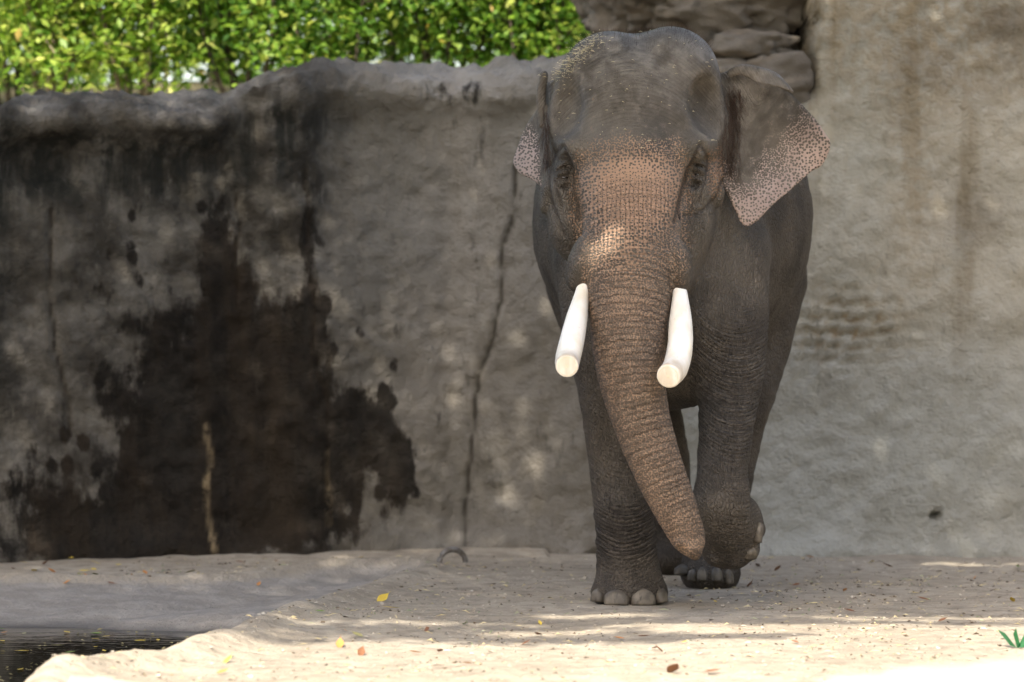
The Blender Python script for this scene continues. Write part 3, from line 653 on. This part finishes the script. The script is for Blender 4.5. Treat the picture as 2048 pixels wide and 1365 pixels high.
# rolled-over upper rim of that ear
limb([(W(1462, 146, 19.06), .022), (W(1482, 139, 19.03), .026), (W(1512, 146, 19.03), .034), (W(1545, 156, 19.05), .032), (W(1566, 170, 19.08), .022), (W(1584, 184, 19.12), .012)], .012, flat=.7)
sheet([(1470, 138), (1500, 134), (1545, 146), (1566, 160), (1584, 186), (1560, 178), (1530, 172), (1506, 164), (1486, 150)], 19.04, lambda x, z: 19.02 + .35 * (z - 2.62) + 0 * x, .011, .012, 2)
def dl(x, z):
    u = (.20 - x) / .20
    return 19.16 + .34 * u + .03 * np.sin(z * 11)
sheet([(1122, 160), (1084, 172), (1074, 215), (1050, 252), (1036, 290), (1026, 322), (1040, 346), (1074, 366), (1096, 398), (1112, 418), (1132, 400), (1140, 260)], 19.25, dl, .020, .03, 3, .6)
limb([(W(1088, 150, 19.1), .022), (W(1082, 190, 19.12), .024), (W(1084, 250, 19.12), .020)], .03)

def surface_nets(f):
    ins = f < 0
    c = [ins[i:ins.shape[0] - 1 + i, j:ins.shape[1] - 1 + j, k:ins.shape[2] - 1 + k] for i in (0, 1) for j in (0, 1) for k in (0, 1)]
    cnt = np.zeros(c[0].shape, np.int8)
    for q in c: cnt += q
    act = (cnt > 0) & (cnt < 8); cells = np.argwhere(act)
    idx = np.full(act.shape, -1, np.int32); idx[act] = np.arange(len(cells))
    S = np.zeros((len(cells), 3)); N = np.zeros(len(cells))
    cor = [(i, j, k) for i in (0, 1) for j in (0, 1) for k in (0, 1)]
    vals = {o: f[cells[:, 0] + o[0], cells[:, 1] + o[1], cells[:, 2] + o[2]] for o in cor}
    for a in cor:
        for ax in range(3):
            if a[ax]: continue
            b = list(a); b[ax] = 1; b = tuple(b); va, vb = vals[a], vals[b]
            m = (va < 0) != (vb < 0); t = np.where(m, va / np.where(m, va - vb, 1), 0)
            p = np.array(a, float)[None] + t[:, None] * (np.array(b, float) - np.array(a, float))[None]
            S[m] += p[m]; N[m] += 1
    V = LO + HV * (cells + S / N[:, None])
    Fs = []
    for ax in range(3):
        o1, o2 = [(1, 2), (2, 0), (0, 1)][ax]
        sl_a = [slice(1, -1)] * 3; sl_b = [slice(1, -1)] * 3
        sl_a[ax] = slice(0, -1); sl_b[ax] = slice(1, None)
        A, B = ins[tuple(sl_a)], ins[tuple(sl_b)]
        for flip in (False, True):
            e = np.argwhere((A & ~B) if not flip else (~A & B))
            if not len(e): continue
            off = np.ones(3, int); off[ax] = 0; e = e + off
            def cell(d1, d2):
                q = e.copy(); q[:, o1] += d1; q[:, o2] += d2; return idx[q[:, 0], q[:, 1], q[:, 2]]
            quad = np.stack([cell(-1, -1), cell(0, -1), cell(0, 0), cell(-1, 0)], 1)
            Fs.append(quad if not flip else quad[:, ::-1])
    return V, np.vstack(Fs)
FLD[:, :, 0] = np.maximum(FLD[:, :, 0], .01)
FLD[:, :, :3] = np.maximum(FLD[:, :, :3], .012 - np.array([0, HV, 2 * HV], np.float32))
EV, EF = surface_nets(FLD)
def vnormals(V, F):
    n = np.cross(V[F[:, 2]] - V[F[:, 0]], V[F[:, 3]] - V[F[:, 1]]); out = np.zeros_like(V)
    for i in range(4): np.add.at(out, F[:, i], n)
    return out / (np.linalg.norm(out, axis=1)[:, None] + 1e-9)
EN = vnormals(EV, EF)
px, py = proj(EV); D = EV[:, 1]
# nearest place on the trunk's axis -> arc length
arc = np.concatenate([[0], np.cumsum(np.linalg.norm(np.diff(TK[:, :3], axis=0), axis=1))])
best = np.full(len(EV), 1e9); s_at = np.zeros(len(EV)); rad = np.ones(len(EV))
for i in range(len(TK) - 1):
    a, b = TK[i, :3], TK[i + 1, :3]; u = b - a
    t = np.clip((EV - a) @ u / (u @ u), 0, 1); dd = np.linalg.norm(EV - a - t[:, None] * u, axis=1) - TK[i, 3]
    m = dd < best; best[m] = dd[m]; s_at[m] = (arc[i] + t * (arc[i + 1] - arc[i]))[m]
trunk = sstep(.05, .01, best) * sstep(19.0, 18.8, D)
head = sstep(19.35, 19.15, D) * (py < 720)
dx = (px - 1264) / 410
ring_face = (py - 470) / 410 - 1.5 * dx * dx
ring_leg = EV[:, 2] - 2.6 * (px - np.where(px < 1350, 1250, 1450)) ** 2 / 400 ** 2 + .35 * (px - 1450) / 400 * (px > 1390)
wt = trunk * sstep(440, 580, py); wf = np.clip(head * sstep(620, 540, py), 0, 1) * (1 - wt)
axx = np.interp(s_at, arc, proj(TK[:, :3])[0]); ring_tr = s_at - arc[5] - .6 * ((px - axx) / 410) ** 2
ring = wt * ring_tr + wf * ring_face + (1 - wt - wf) * ring_leg
amp = np.zeros(len(EV))
facem = head * sstep(.30, .2, np.abs(dx)) * sstep(300, 400, py) * (py < 620)
amp = np.maximum(amp, .55 * facem)
amp = np.maximum(amp, trunk * .62 * sstep(400, 520, py))
amp = np.maximum(amp, .40 * head * sstep(85, 115, py) * sstep(330, 200, py))
leg1 = (py > 560) & (trunk < .3) & (D < 20) & (D > 18.95)
amp = np.where(leg1, np.maximum(amp, .5 * sstep(560, 700, py) + 1.2 * sstep(985, 1030, py) * sstep(1140, 1090, py) * (px < 1330) + .7 * sstep(600, 700, py) * sstep(960, 860, py) * (px > 1380)), amp)
amp = np.where((D > 20) & (py > 950), .55, amp)
hatch = head * sstep(330, 390, py) * sstep(530, 470, py) * sstep(.25, .16, np.abs(dx)) 
def blob(cx, cy, rx, ry): return np.exp(-(((px - cx) / rx) ** 2 + ((py - cy) / ry) ** 2))
fb = fbm(EV[:, 0] * 6, EV[:, 1] * 6, EV[:, 2] * 6, 3, 3)
pink = head * (1.0 * blob(1262, 378, 108, 66) + .42 * blob(1262, 470, 95, 80) + .32 * blob(1255, 570, 80, 70)) * sstep(.36, .22, np.abs(dx)) + .12 * head * blob(1262, 320, 120, 40)
tl = np.clip((1275 + (py - 800) * .30 - px) / 60, -1, 1)
pink += trunk * (.20 * sstep(560, 640, py) + .34 * sstep(900, 1060, py) * (.4 + .6 * tl))
earR = (px > 1450) & (py < 470) & (py > 120) & ((np.abs(D - dr(EV[:, 0], EV[:, 2])) < .05) | ((py < 200) & (D < 19.25)))
earR &= px > 1450 + 25 * (py < 330)
earL = (px < 1092) & (py < 425) & (py > 165) & (np.abs(D - dl(EV[:, 0], EV[:, 2])) < .1)
eR = sstep(-85, 190, (px - 1560) * .75 + (py - 300) * 1.0 + 70 * fb) * .9
eR *= np.where((py < 190), .45, 1)
eL = sstep(225, 360, py) * .85 * sstep(1085, 1060, px) + .25 * sstep(350, 380, py)
pink = np.where(earR, eR, pink); pink = np.where(earL, eL, pink)
pink += head * .8 * blob(1432, 350, 14, 40) * (px > 1415)
pink = np.clip(pink + .12 * fb * (pink > .05), 0, np.where(earR | earL, .64, .85))
warm = np.clip(sstep(19.2, 19.8, D) + .6 * sstep(420, 560, py), 0, 1) * (.75 + .4 * fb)  # browner dirt, with weaker light on body and legs put into the colour
smooth = np.clip(head * sstep(330, 260, py) + .8 * (earR | earL) + 1.1 * trunk + .6 * facem, 0, 1)
pale_top = np.clip(head * sstep(300, 60, py) * .8 + .25 * (earR | earL), 0, 1)  # paler towards the top of the head, slightly on the ears
# large folds as real relief
def relief(cx, cy, wl, amp_, mask): return amp_ * mask * np.sin((EV[:, 2] + .02 * fbm(EV[:, 0] * 7, EV[:, 1] * 7, EV[:, 2] * 7, 2, 5)) * 2 * np.pi / wl)
disp = .013 * fbm(EV[:, 0] * 5, EV[:, 1] * 5, EV[:, 2] * 5, 3, 9) * (1 - smooth) + .004 * fbm(EV[:, 0] * 16, EV[:, 1] * 16, EV[:, 2] * 16, 2, 12) * (1 - .6 * smooth)
disp += .0013 * np.sin(ring * 2 * np.pi / .061) * amp * (amp > .5)
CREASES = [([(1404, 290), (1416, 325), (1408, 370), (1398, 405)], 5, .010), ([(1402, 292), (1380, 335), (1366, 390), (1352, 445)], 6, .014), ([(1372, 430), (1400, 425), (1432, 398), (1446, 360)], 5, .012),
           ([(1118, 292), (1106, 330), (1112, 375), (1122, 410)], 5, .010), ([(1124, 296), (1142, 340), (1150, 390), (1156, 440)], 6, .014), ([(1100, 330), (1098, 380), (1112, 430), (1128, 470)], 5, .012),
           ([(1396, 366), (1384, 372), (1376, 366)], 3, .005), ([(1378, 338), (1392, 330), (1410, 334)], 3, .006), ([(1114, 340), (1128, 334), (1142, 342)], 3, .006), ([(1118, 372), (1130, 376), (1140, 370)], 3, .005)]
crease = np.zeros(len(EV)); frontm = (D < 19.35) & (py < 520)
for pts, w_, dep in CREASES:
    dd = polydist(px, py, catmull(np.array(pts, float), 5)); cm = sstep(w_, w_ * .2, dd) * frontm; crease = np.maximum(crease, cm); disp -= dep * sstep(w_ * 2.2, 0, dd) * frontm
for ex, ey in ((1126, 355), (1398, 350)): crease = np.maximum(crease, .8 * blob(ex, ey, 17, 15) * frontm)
EV2 = EV + EN * disp[:, None]
M_SKIN = m_skin()
EL = empty('elephant', (float(W(1258, 1200, 19.6)[0]), 20.0, 0))
tag(EL, 'grey bull elephant with white blunt tusks walking, freckled pink face and ears', 'elephant')
body = mesh('body', EV2, EF, M_SKIN, EL, True, dict(pink=pink, ring=ring, ringamp=amp, warm=warm, hatch=np.clip(hatch, 0, 1), ear=(earR | earL) * 1.0, trunk=trunk * sstep(480, 640, py), smooth=smooth, pale_top=pale_top, crease=crease))
print('elephant verts', len(EV))
def surf(a, b, rad=7):
    m = (np.abs(px - a) < rad) & (np.abs(py - b) < rad)
    if not m.any(): return None
    i = np.where(m)[0]; j = i[np.argmin(D[i])]; k = i[D[i] < D[j] + .06]
    nn = EN[k].mean(0); return W(a, b, EV[j, 1]), nn / (np.linalg.norm(nn) + 1e-9)

# tusks
M_IV = None
def m_ivory():
    s = NT('ivory'); n1 = s.noise(s.scale(s.co, (14, 14, 2.5)), 1.0, 5); n2 = s.noise(s.scale(s.co, (90, 90, 8)), 1.0, 3)
    c = s.mix(s.ss(n1, .4, .75), (.83, .80, .74), (.76, .69, .57))
    c = s.mix(s.mth('MULTIPLY', s.ss(n2, .66, .74), .5), c, (.45, .36, .26))
    c = s.mix(s.mth('MULTIPLY', s.attr('stain'), s.ss(n1, .3, .6)), c, (.50, .38, .24))
    return s.fin(c, .38, s.bump(n2, .001, .5), .4)
def m_tip():
    s = NT('ivory_cut'); n = s.noise(s.co, 30, 4)
    return s.fin(s.mix(s.ss(n, .35, .7), (.74, .66, .52), (.62, .51, .36)), .55, s.bump(s.noise(s.co, 160, 3), .001), .3)
M_IV, M_TIP = m_ivory(), m_tip()
def tusk(keys, side):
    K = catmull([[*W(a, b, d), r] for a, b, d, r in keys], 7); n = len(K); seg = 20
    V, F = tube([k[:3] for k in K], [k[3] for k in K], seg, False)
    V = np.array(V)
    dirv = K[-1, :3] - K[-3, :3]; dirv /= np.linalg.norm(dirv)
    c = K[-1, :3]
    # sawn end with a chamfered edge
    e1 = c + (V[-seg:] - c) * .97 + dirv * .010; e2 = c + (V[-seg:] - c) * .86 + dirv * .013
    V = np.vstack([V, e1, e2]); b0 = n * seg - seg
    for q in (0, 1):
        for k in range(seg): F.append((b0 + q * seg + k, b0 + q * seg + (k + 1) % seg, b0 + (q + 1) * seg + (k + 1) % seg, b0 + (q + 1) * seg + k))
    F.append(tuple(len(V) - seg + k for k in range(seg)))
    st = np.concatenate([np.repeat(np.exp(-((np.arange(n) / (n - 1) - .15) / .12) ** 2) * .5 + .7 * sstep(.8, 1, np.arange(n) / (n - 1)) , seg), np.full(2 * seg, .5)])
    t = mesh('tusk', V, F, M_IV, EL, True, dict(stain=st))
    capV = [c + (v - c) * .995 + dirv * .001 for v in e2]; u = e2[0] - c; 
    V2 = np.vstack([[c + dirv * .015], c + (e2 - c) * .55 + dirv * .0075 * 0 + dirv * .002, c + (e2 - c) * .97 + dirv * .0012])
    F2 = [(0, 1 + k, 1 + (k + 1) % seg) for k in range(seg)] + [(1 + k, 1 + seg + k, 1 + seg + (k + 1) % seg, 1 + (k + 1) % seg) for k in range(seg)]
    cp = mesh('sawn_end', V2, F2, M_TIP, t, True)
    cp.matrix_parent_inverse = parent_mat(EL).inverted() if False else Matrix.Identity(4)
    t.matrix_parent_inverse = parent_mat(EL).inverted()
    return t
tusk([(1184, 480, 18.74, .016), (1173, 545, 18.60, .026), (1163, 592, 18.50, .036), (1153, 640, 18.41, .053), (1142, 690, 18.29, .060), (1135, 720, 18.19, .059), (1134, 732, 18.09, .055)], -1)
tusk([(1346, 480, 18.74, .016), (1355, 545, 18.60, .026), (1360, 592, 18.51, .038), (1361, 645, 18.43, .056), (1360, 695, 18.33, .061), (1351, 735, 18.21, .062), (1338, 752, 18.10, .059)], 1)

# eyes
M_EYE = m_simple('eye', (.008, .006, .004), (.014, .009, .006), 20, .22, 10, .0001, .6)
def ico(c, r, nu=14, nv=9):
    V = []; F = []
    for j in range(nv + 1):
        th = math.pi * j / nv
        for i in range(nu):
            a = 2 * math.pi * i / nu; V.append((c[0] + r[0] * math.sin(th) * math.cos(a), c[1] + r[1] * math.sin(th) * math.sin(a), c[2] + r[2] * math.cos(th)))
    for j in range(nv):
        for i in range(nu): F.append((j * nu + i, (j + 1) * nu + i, (j + 1) * nu + (i + 1) % nu, j * nu + (i + 1) % nu))
    return V, F
for s_, c_ in EYES:
    V, F = ico(c_ + np.array([0, -.010, 0]), (.030, .024, .013)); mesh('eye', V, F, M_EYE, EL)
# toenails
def m_nail():
    s = NT('toenail'); n1 = s.noise(s.co, 18, 4); n2 = s.noise(s.scale(s.co, (60, 60, 14)), 1.0, 4)
    c = s.mix(s.ss(n1, .35, .7), (.060, .050, .038), (.135, .115, .088)); c = s.mix(s.ss(n2, .56, .72), c, (.03, .024, .018))
    return s.fin(c, .5, s.bump(n2, .002), .35)
M_NAIL = m_nail()
def nail(a, b, w, h, Dn, yaw=0, pit=0, dpt=.032, sink=.55):
    """a domed nail plate w x h metres, flat below, arched above"""
    V = []; F = []; nu, nv = 11, 8
    for j in range(nv + 1):
        v = j / nv
        for i in range(nu + 1):
            u = i / nu * 2 - 1; half = w / 2 * (1 - .80 * max(0, (v - .35) / .65) ** 2.4) * (1 - .08 * (1 - v))
            edge = 1 - abs(u) ** 4; top = 1 - max(0, (v - .6) / .4) ** 3
            V.append(np.array([u * half, -dpt * (edge * .8 + .2) * (top * .75 + .25) * (.82 + .18 * math.sin(v * 3)), h * (v - .5) + .06 * h * (u * u) * (.5 - v)]))
    n1 = len(V)
    for v in list(V): V.append(v * np.array([.96, 0, .96]) + np.array([0, .03, 0]))
    F = [tuple(f) for f in grid_faces(nv + 1, nu + 1)[:, ::-1]] + [tuple(f + n1) for f in grid_faces(nv + 1, nu + 1)]
    rim = [i for i in range(nu + 1)] + [j * (nu + 1) + nu for j in range(1, nv + 1)] + [nv * (nu + 1) + i for i in range(nu - 1, -1, -1)] + [j * (nu + 1) for j in range(nv - 1, 0, -1)]
    for x, y in zip(rim, rim[1:] + rim[:1]): F.append((x, y, y + n1, x + n1))
    M = np.array((Matrix.Rotation(yaw, 3, 'Z') @ Matrix.Rotation(pit, 3, 'X')))
    q = surf(a, b, 9); c = q[0] if q else W(a, b, Dn)
    c = c + M @ np.array([0, dpt * sink, 0])
    V = [c + M @ v for v in V]
    return mesh('toenail', V, F, M_NAIL, EL)
for a, b, w, h, yaw in ((1191, 1190, .085, .070, -52), (1232, 1194, .135, .086, -13), (1288, 1194, .132, .088, 12), (1327, 1190, .075, .078, 50)): nail(a, b, w, h, 19.25, R(yaw), R(-16), .022)
for a, b, w, h, yaw in ((1381, 1150, .045, .065, -48), (1404, 1147, .062, .08, -16), (1434, 1148, .070, .08, 12), (1461, 1153, .050, .08, 46)): nail(a, b, w, h, 20.3, R(yaw), R(-12), .026)
nail(1366, 1138, .085, .058, 21.3, R(14), R(-14), .02, .7)
for a, b, w, h, yaw, pit in ((1506, 1110, .075, .06, 24, 30), (1524, 1066, .05, .10, 66, 6)): nail(a, b, w, h, 19.12, R(yaw), R(pit), .016, .75)

# hair: ear tufts, sparse crown bristles
def m_hair():
    s = NT('hair'); n = s.noise(s.co, 30, 2)
    return s.fin(s.mix(n, (.018, .012, .009), (.085, .045, .024)), .5, None, .3)
M_HAIR = m_hair()
def strands(name, roots, fn, rad=.0016, seg=3, steps=5, mat=None):
    V, F = [], []
    for p in roots:
        pts = fn(p)
        v, f = tube(pts, [rad * (1 - .75 * i / (len(pts) - 1)) for i in range(len(pts))], seg, False); o = len(V)
        V += v; F += [tuple(np.array(q) + o) for q in f]
    o = mesh(name, np.array(V), np.array(F), mat or M_HAIR, EL); o['kind'] = 'stuff'; return o
def ear_tuft(cx, y0, y1, sx, n, ln):
    roots = []
    for _ in range(n):
        b = random.uniform(y0, y1); a = cx(b) + random.gauss(0, sx); q = surf(a, b, 8)
        if q: roots.append(q[0] + np.array([0, .006, 0]))
    def fn(p):
        l = ln * random.uniform(.25, 1.25); sx_ = random.gauss(0, .03); fy = random.uniform(.005, .03)
        return [p + np.array([sx_ * t * t, -fy * math.sin(t * 2.4), -l * t]) for t in np.linspace(0, 1, 5)]
    return strands('ear_hair', roots, fn, .0013)
ear_tuft(lambda b: 1466 - (b - 210) * .05, 170, 340, 10, 260, .13)
ear_tuft(lambda b: 1091 + (b - 230) * .02, 210, 330, 5, 110, .13)
roots = []
idx = np.where((py < 105) & (D < 19.3) & (EN[:, 2] > .2))[0]
for i in rng.choice(idx, min(900, len(idx)), False): roots.append((EV2[i], EN[i]))
def bristle(pn):
    p, n = pn; l = random.uniform(.012, .04); w = np.array([random.gauss(0, .3), random.gauss(0, .3), random.gauss(.2, .25)])
    return [p, p + l * .5 * (n + .3 * w), p + l * (n + w * .7)]
strands('crown_hair', roots, bristle, .0006)

# ================================================================== small things
def gz1(x, y): return float(ground_z(np.array([float(x)]), np.array([float(y)]))[0])
# half-buried steel ring by the wall
rc = WG(905, 1125); rz = gz1(rc[0], rc[1])
s = NT('galvanised_steel'); M_ST = s.fin(s.mix(s.ss(s.noise(s.co, 40, 4), .35, .7), (.20, .19, .18), (.11, .09, .07)), .5, s.bump(s.noise(s.co, 120, 3), .001), .5); s.b.inputs['Metallic'].default_value = .6
V, F = tube([rc * [1, 1, 0] + np.array([.075 * math.cos(t), .02 * math.cos(t), rz + .006 + .075 * math.sin(t)]) for t in np.linspace(-.35, math.pi + .35, 22)], [.0165] * 22, 10)
tag(mesh('tether_ring', V, F, M_ST), 'half buried grey steel ring on the ground by the cracked wall', 'ring')
# sunlit rock close to the camera, rock at the pool corner
M_SAND = m_rock('pale_sandstone', (.36, .30, .22), (.45, .39, .30), (.30, .25, .18))
fr = rock('sandstone_rock', (1.72, 10.0, .15), (1.12, .55, .52), M_SAND, 51, 64, 40, .08, .7); tag(fr, 'pale sunlit sandstone rock lying low in front of the sand', 'rock')
pc_ = WG(150, 1385); lr = rock('sandstone_rock', (pc_[0], pc_[1], -.07), (.26, .24, .13), M_SAND, 57, 48, 30, .16, .7); tag(lr, 'pale rounded rock at the corner of the pool edge', 'rock')
# --- fallen leaves: one blade each, curled
LEAFM = {}
for nm, c1, c2 in (('yellow', (.50, .34, .035), (.62, .47, .08)), ('brown', (.12, .050, .024), (.24, .11, .05)), ('green', (.10, .17, .03), (.20, .27, .06)), ('orange', (.42, .16, .04), (.50, .24, .07)), ('olive', (.20, .19, .07), (.30, .26, .11))):
    LEAFM[nm] = m_simple('fallen_leaf_' + nm, c1, c2, 30, .6, 120, .001)
def leaf_data(seed):
    r = random.Random(seed); V, F = [], []; n = 7; curl = r.uniform(.1, .9); w = r.uniform(.17, .28)
    for i in range(n):
        t = i / (n - 1); hw = w * math.sin(math.pi * min(1, t * .96 + .02)) ** 1.2 * (1 - .3 * t) + .006
        lift = curl * .35 * (t - .45) ** 2 + .03
        for k in (-1, 0, 1): V.append((t - .5, k * hw, lift + curl * .5 * hw * abs(k)))
    F = [tuple(f) for f in grid_faces(n, 3)]
    V += [(.5, .012, V[-2][2]), (.72, .004, V[-2][2] + .05), (.72, -.004, V[-2][2] + .05), (.5, -.012, V[-2][2])]; b = len(V) - 4; F.append((b, b + 1, b + 2, b + 3))
    return V, F
SHAPES = {}
for c in LEAFM:
    for k in range(3):
        V, F = leaf_data(ord(c[1]) + k * 31 + len(c)); me = bpy.data.meshes.new('fallen_leaf'); me.from_pydata(V, [], F); me.materials.append(LEAFM[c]); me.polygons.foreach_set('use_smooth', np.ones(len(F), bool)); SHAPES[c, k] = me
SUR = {}
def fallen(name, x, y, z, size, c, label, group, yaw=None, tilt=.28, cat='leaf'):
    o = bpy.data.objects.new(name, SHAPES[c, random.randrange(3)]); COL.objects.link(o)
    o.location = (x, y, z + .002 + (.10 * size if tilt > .1 else 0)); o.scale = (size,) * 3; o.rotation_euler = (random.gauss(0, tilt), random.gauss(0, tilt), random.uniform(0, 6.28) if yaw is None else yaw)
    tag(o, label, cat, group); return o
PLACED = [(145, 1378, 0, 'x')]
EXPL = [(1515, 1136, 'brown', .055), (1500, 1172, 'brown', .05), (1592, 1172, 'brown', .035), (1310, 1300, 'brown', .04), (1830, 1190, 'yellow', .045), (1846, 1203, 'brown', .045), (2025, 1205, 'yellow', .04), (2035, 1138, 'green', .08), (1775, 1136, 'brown', .045), (1555, 1141, 'brown', .05), (1700, 1228, 'brown', .045), (1370, 1288, 'yellow', .035), (1075, 1268, 'brown', .05), (1318, 1302, 'brown', .04), (1288, 1276, 'brown', .045), (1238, 1277, 'orange', .04), (830, 1308, 'orange', .05), (880, 1307, 'brown', .04), (722, 1308, 'brown', .05), (680, 1295, 'orange', .055), (878, 1336, 'brown', .045), (935, 1331, 'orange', .03), (1012, 1180, 'yellow', .03), (1100, 1168, 'brown', .03), (765, 1203, 'yellow', .07), (782, 1224, 'yellow', .065), (840, 1185, 'brown', .035), (855, 1262, 'brown', .04), (715, 1276, 'olive', .05), (930, 1252, 'green', .045), (1052, 1284, 'brown', .035), (690, 1268, 'orange', .03), (1080, 1247, 'yellow', .03), (890, 1225, 'yellow', .035), (1424, 1350, 'brown', .06), (1345, 1350, 'brown', .07), (445, 1345, 'orange', .05), (455, 1325, 'yellow', .05), (640, 1240, 'green', .035), (1430, 1207, 'yellow', .03), (1885, 1245, 'brown', .04), (1690, 1185, 'orange', .03), (1950, 1160, 'orange', .03), (1620, 1120, 'orange', .04), (1745, 1128, 'yellow', .035), (1920, 1130, 'brown', .04), (1655, 1262, 'yellow', .03), (1800, 1300, 'yellow', .03), (1590, 1290, 'brown', .035)]
LAB = {'yellow': 'small yellow fallen leaf lying on the sandy ground', 'brown': 'small curled brown dead leaf lying on the sandy ground', 'orange': 'small orange fallen leaf lying on the sandy ground', 'green': 'small green fallen leaf lying on the sandy ground', 'olive': 'dull olive fallen leaf lying on the sandy ground'}
for a, b, c, sz in EXPL:
    p = WG(a, b); fallen('fallen_leaf', p[0], p[1], gz1(p[0], p[1]), sz * 1.5, c, LAB[c], c + ' leaves on the sand')
r4 = random.Random(44)
for _ in range(46):                                              # litter along the foot of the wall and on the far pool bank
    a, b = r4.uniform(10, 1160), r4.uniform(1108, 1140) if r4.random() < .55 else r4.uniform(1140, 1236)
    if b > 1140 and a > 520: a = r4.uniform(10, 480)
    p = WG(a, b, -.03 if b < 1145 else -.03 - .16 * (b - 1145) / 90); z = gz1(p[0], p[1]); c = r4.choice(['orange', 'brown', 'yellow', 'yellow', 'olive'])
    if z < WATER + .01 or p[1] > 22.55: continue
    where = 'on the pool bank' if b > 1140 else 'near the foot of the stained wall'
    fallen('fallen_leaf', p[0], p[1], z, r4.uniform(.045, .08), c, 'tiny %s fallen leaf %s' % (c, where), c + ' leaves ' + where)
for _ in range(34):                                              # floating leaves
    p = WG(r4.uniform(0, 360), r4.uniform(1258, 1362), WATER)
    if gz1(p[0], p[1]) > WATER - .03: continue
    c = r4.choice(['yellow', 'yellow', 'olive', 'orange', 'green'])
    fallen('floating_leaf', p[0], p[1], WATER, r4.uniform(.035, .075), c, 'small %s leaf floating on the dark pool water' % c, c + ' leaves on the pool', None, .04)
# upright glossy green sprig by the front rock
q = WG(2034, 1300); e = empty('green_sprig', (q[0], q[1], gz1(q[0], q[1])))
for k, (yw, L) in enumerate(((.3, .13), (2.5, .12), (1.6, .09))):
    d = np.array([math.cos(yw), .1, .75]); d /= np.linalg.norm(d); sdv = np.array([-.3 * math.sin(yw), .5, .5]); b0 = np.array([q[0], q[1], e.location[2]])
    V = [b0, b0 + d * L * .45 + sdv * L * .45, b0 + d * L, b0 + d * L * .5 - sdv * L * .45]; mesh('leaf', V, [(0, 1, 2), (0, 2, 3)], m_simple('sprig_green', (.010, .060, .020), (.016, .085, .028), 9, .4) if k == 0 else bpy.data.materials['sprig_green'], e, False)
tag(e, 'dark green leafy sprig sticking up beside the pale front rock', 'sprig')
# --- litter nobody could count: straw, twigs, crumbs
def scatter(name, pts, fn, mat, label, cat):
    V, F = [], []
    for p in pts:
        v, f = fn(p); o = len(V); V += v; F += [tuple(i + o for i in q) for q in f]
    o = mesh(name, V, F, mat, None, False); tag(o, label, cat, None, 'stuff'); return o
def straw(p):
    a = random.uniform(0, math.pi); l = random.uniform(.01, .07) * random.uniform(.4, 1); w = random.uniform(.0012, .0028)
    d = np.array([math.cos(a), math.sin(a), random.gauss(0, .12)]); n = np.array([-math.sin(a), math.cos(a), 0]); b = p + np.array([0, 0, .004])
    m = b + d * l / 2 + np.array([0, 0, random.uniform(0, .006)])
    return [b - n * w, b + n * w, m + n * w, m - n * w, b + d * l + n * w * .6, b + d * l - n * w * .6, m + np.array([0, 0, w * 2])], [(0, 1, 2, 3), (3, 2, 4, 5), (0, 3, 6), (3, 5, 6), (1, 6, 2), (2, 6, 4)]
def crumb(p):
    s_ = random.uniform(.003, .011); V = [p + np.array([random.gauss(0, s_), random.gauss(0, s_), random.uniform(0, s_)]) for _ in range(3)] + [p + np.array([0, 0, s_])]
    return V, [(0, 1, 2), (0, 1, 3), (1, 2, 3), (0, 2, 3)]
def gpts(n, y0=15.6, y1=22.5, x0=-2.2, x1=3.2, dens=None, seed=1):
    r = np.random.default_rng(seed); x = r.uniform(x0, x1, n); y = r.uniform(y0, y1, n)
    k = (sd_poly(x, y, BAS) > .02); 
    if dens is not None: k &= r.uniform(0, 1, n) < dens(x, y)
    x, y = x[k], y[k]; return np.stack([x, y, ground_z(x, y)], 1)
patchy = lambda x, y: .25 + .75 * sstep(-.1, .4, fbm(x * 1.3, y * 1.3, None, 3, 77))
scatter('straw_litter', gpts(1500, dens=patchy, seed=3), straw, m_simple('straw', (.42, .34, .17), (.55, .46, .27), 20, .7), 'pale straw scattered over the sand', 'straw')
scatter('green_hay_litter', gpts(420, dens=patchy, seed=5), straw, m_simple('green_hay', (.20, .25, .12), (.32, .34, .20), 20, .7), 'thin greenish hay stalks scattered over the sand', 'hay')
scatter('twig_litter', gpts(3600, dens=patchy, seed=4), crumb, m_simple('crumbs', (.06, .042, .028), (.15, .11, .07), 20, .9), 'dark crumbs of bark and earth on the sand', 'litter')
scatter('grit', gpts(3000, seed=6), crumb, m_simple('grit_stone', (.30, .26, .2), (.5, .44, .36), 20, .9), 'pale grit and pebbles on the sand', 'grit')
# hay lying on the elephant's head
hp = []
for _ in range(420):
    t = random.random(); a = 1112 + 88 * t + random.gauss(0, 11); b = 148 - 84 * t ** .8 + abs(random.gauss(0, 14)); q = surf(a, b, 7)
    if q: hp.append(q[0] - np.array([0, .006, 0]))
for _ in range(90):
    q = surf(random.uniform(1110, 1440), random.uniform(58, 300), 7)
    if q: hp.append(q[0] - np.array([0, .005, 0]))
def chaff(p):
    V, F = straw(p); c = np.array(p); return [c + (v - c) * .6 for v in V], F
scatter('hay_on_head', hp, chaff, m_simple('chaff', (.45, .37, .21), (.60, .52, .34), 20, .8), 'pale hay chaff strewn over the top of the elephant head', 'hay')
# floating specks on the pool
r = np.random.default_rng(9); x = r.uniform(-2.7, -1.3, 260); y = r.uniform(15.3, 20.2, 260); k = ground_z(x, y) < WATER - .02
scatter('floating_specks', np.stack([x, y, np.full_like(x, WATER + .002)], 1)[k], crumb, m_simple('specks', (.16, .14, .07), (.28, .24, .12), 20, .8), 'fine specks of litter floating on the pool', 'litter')
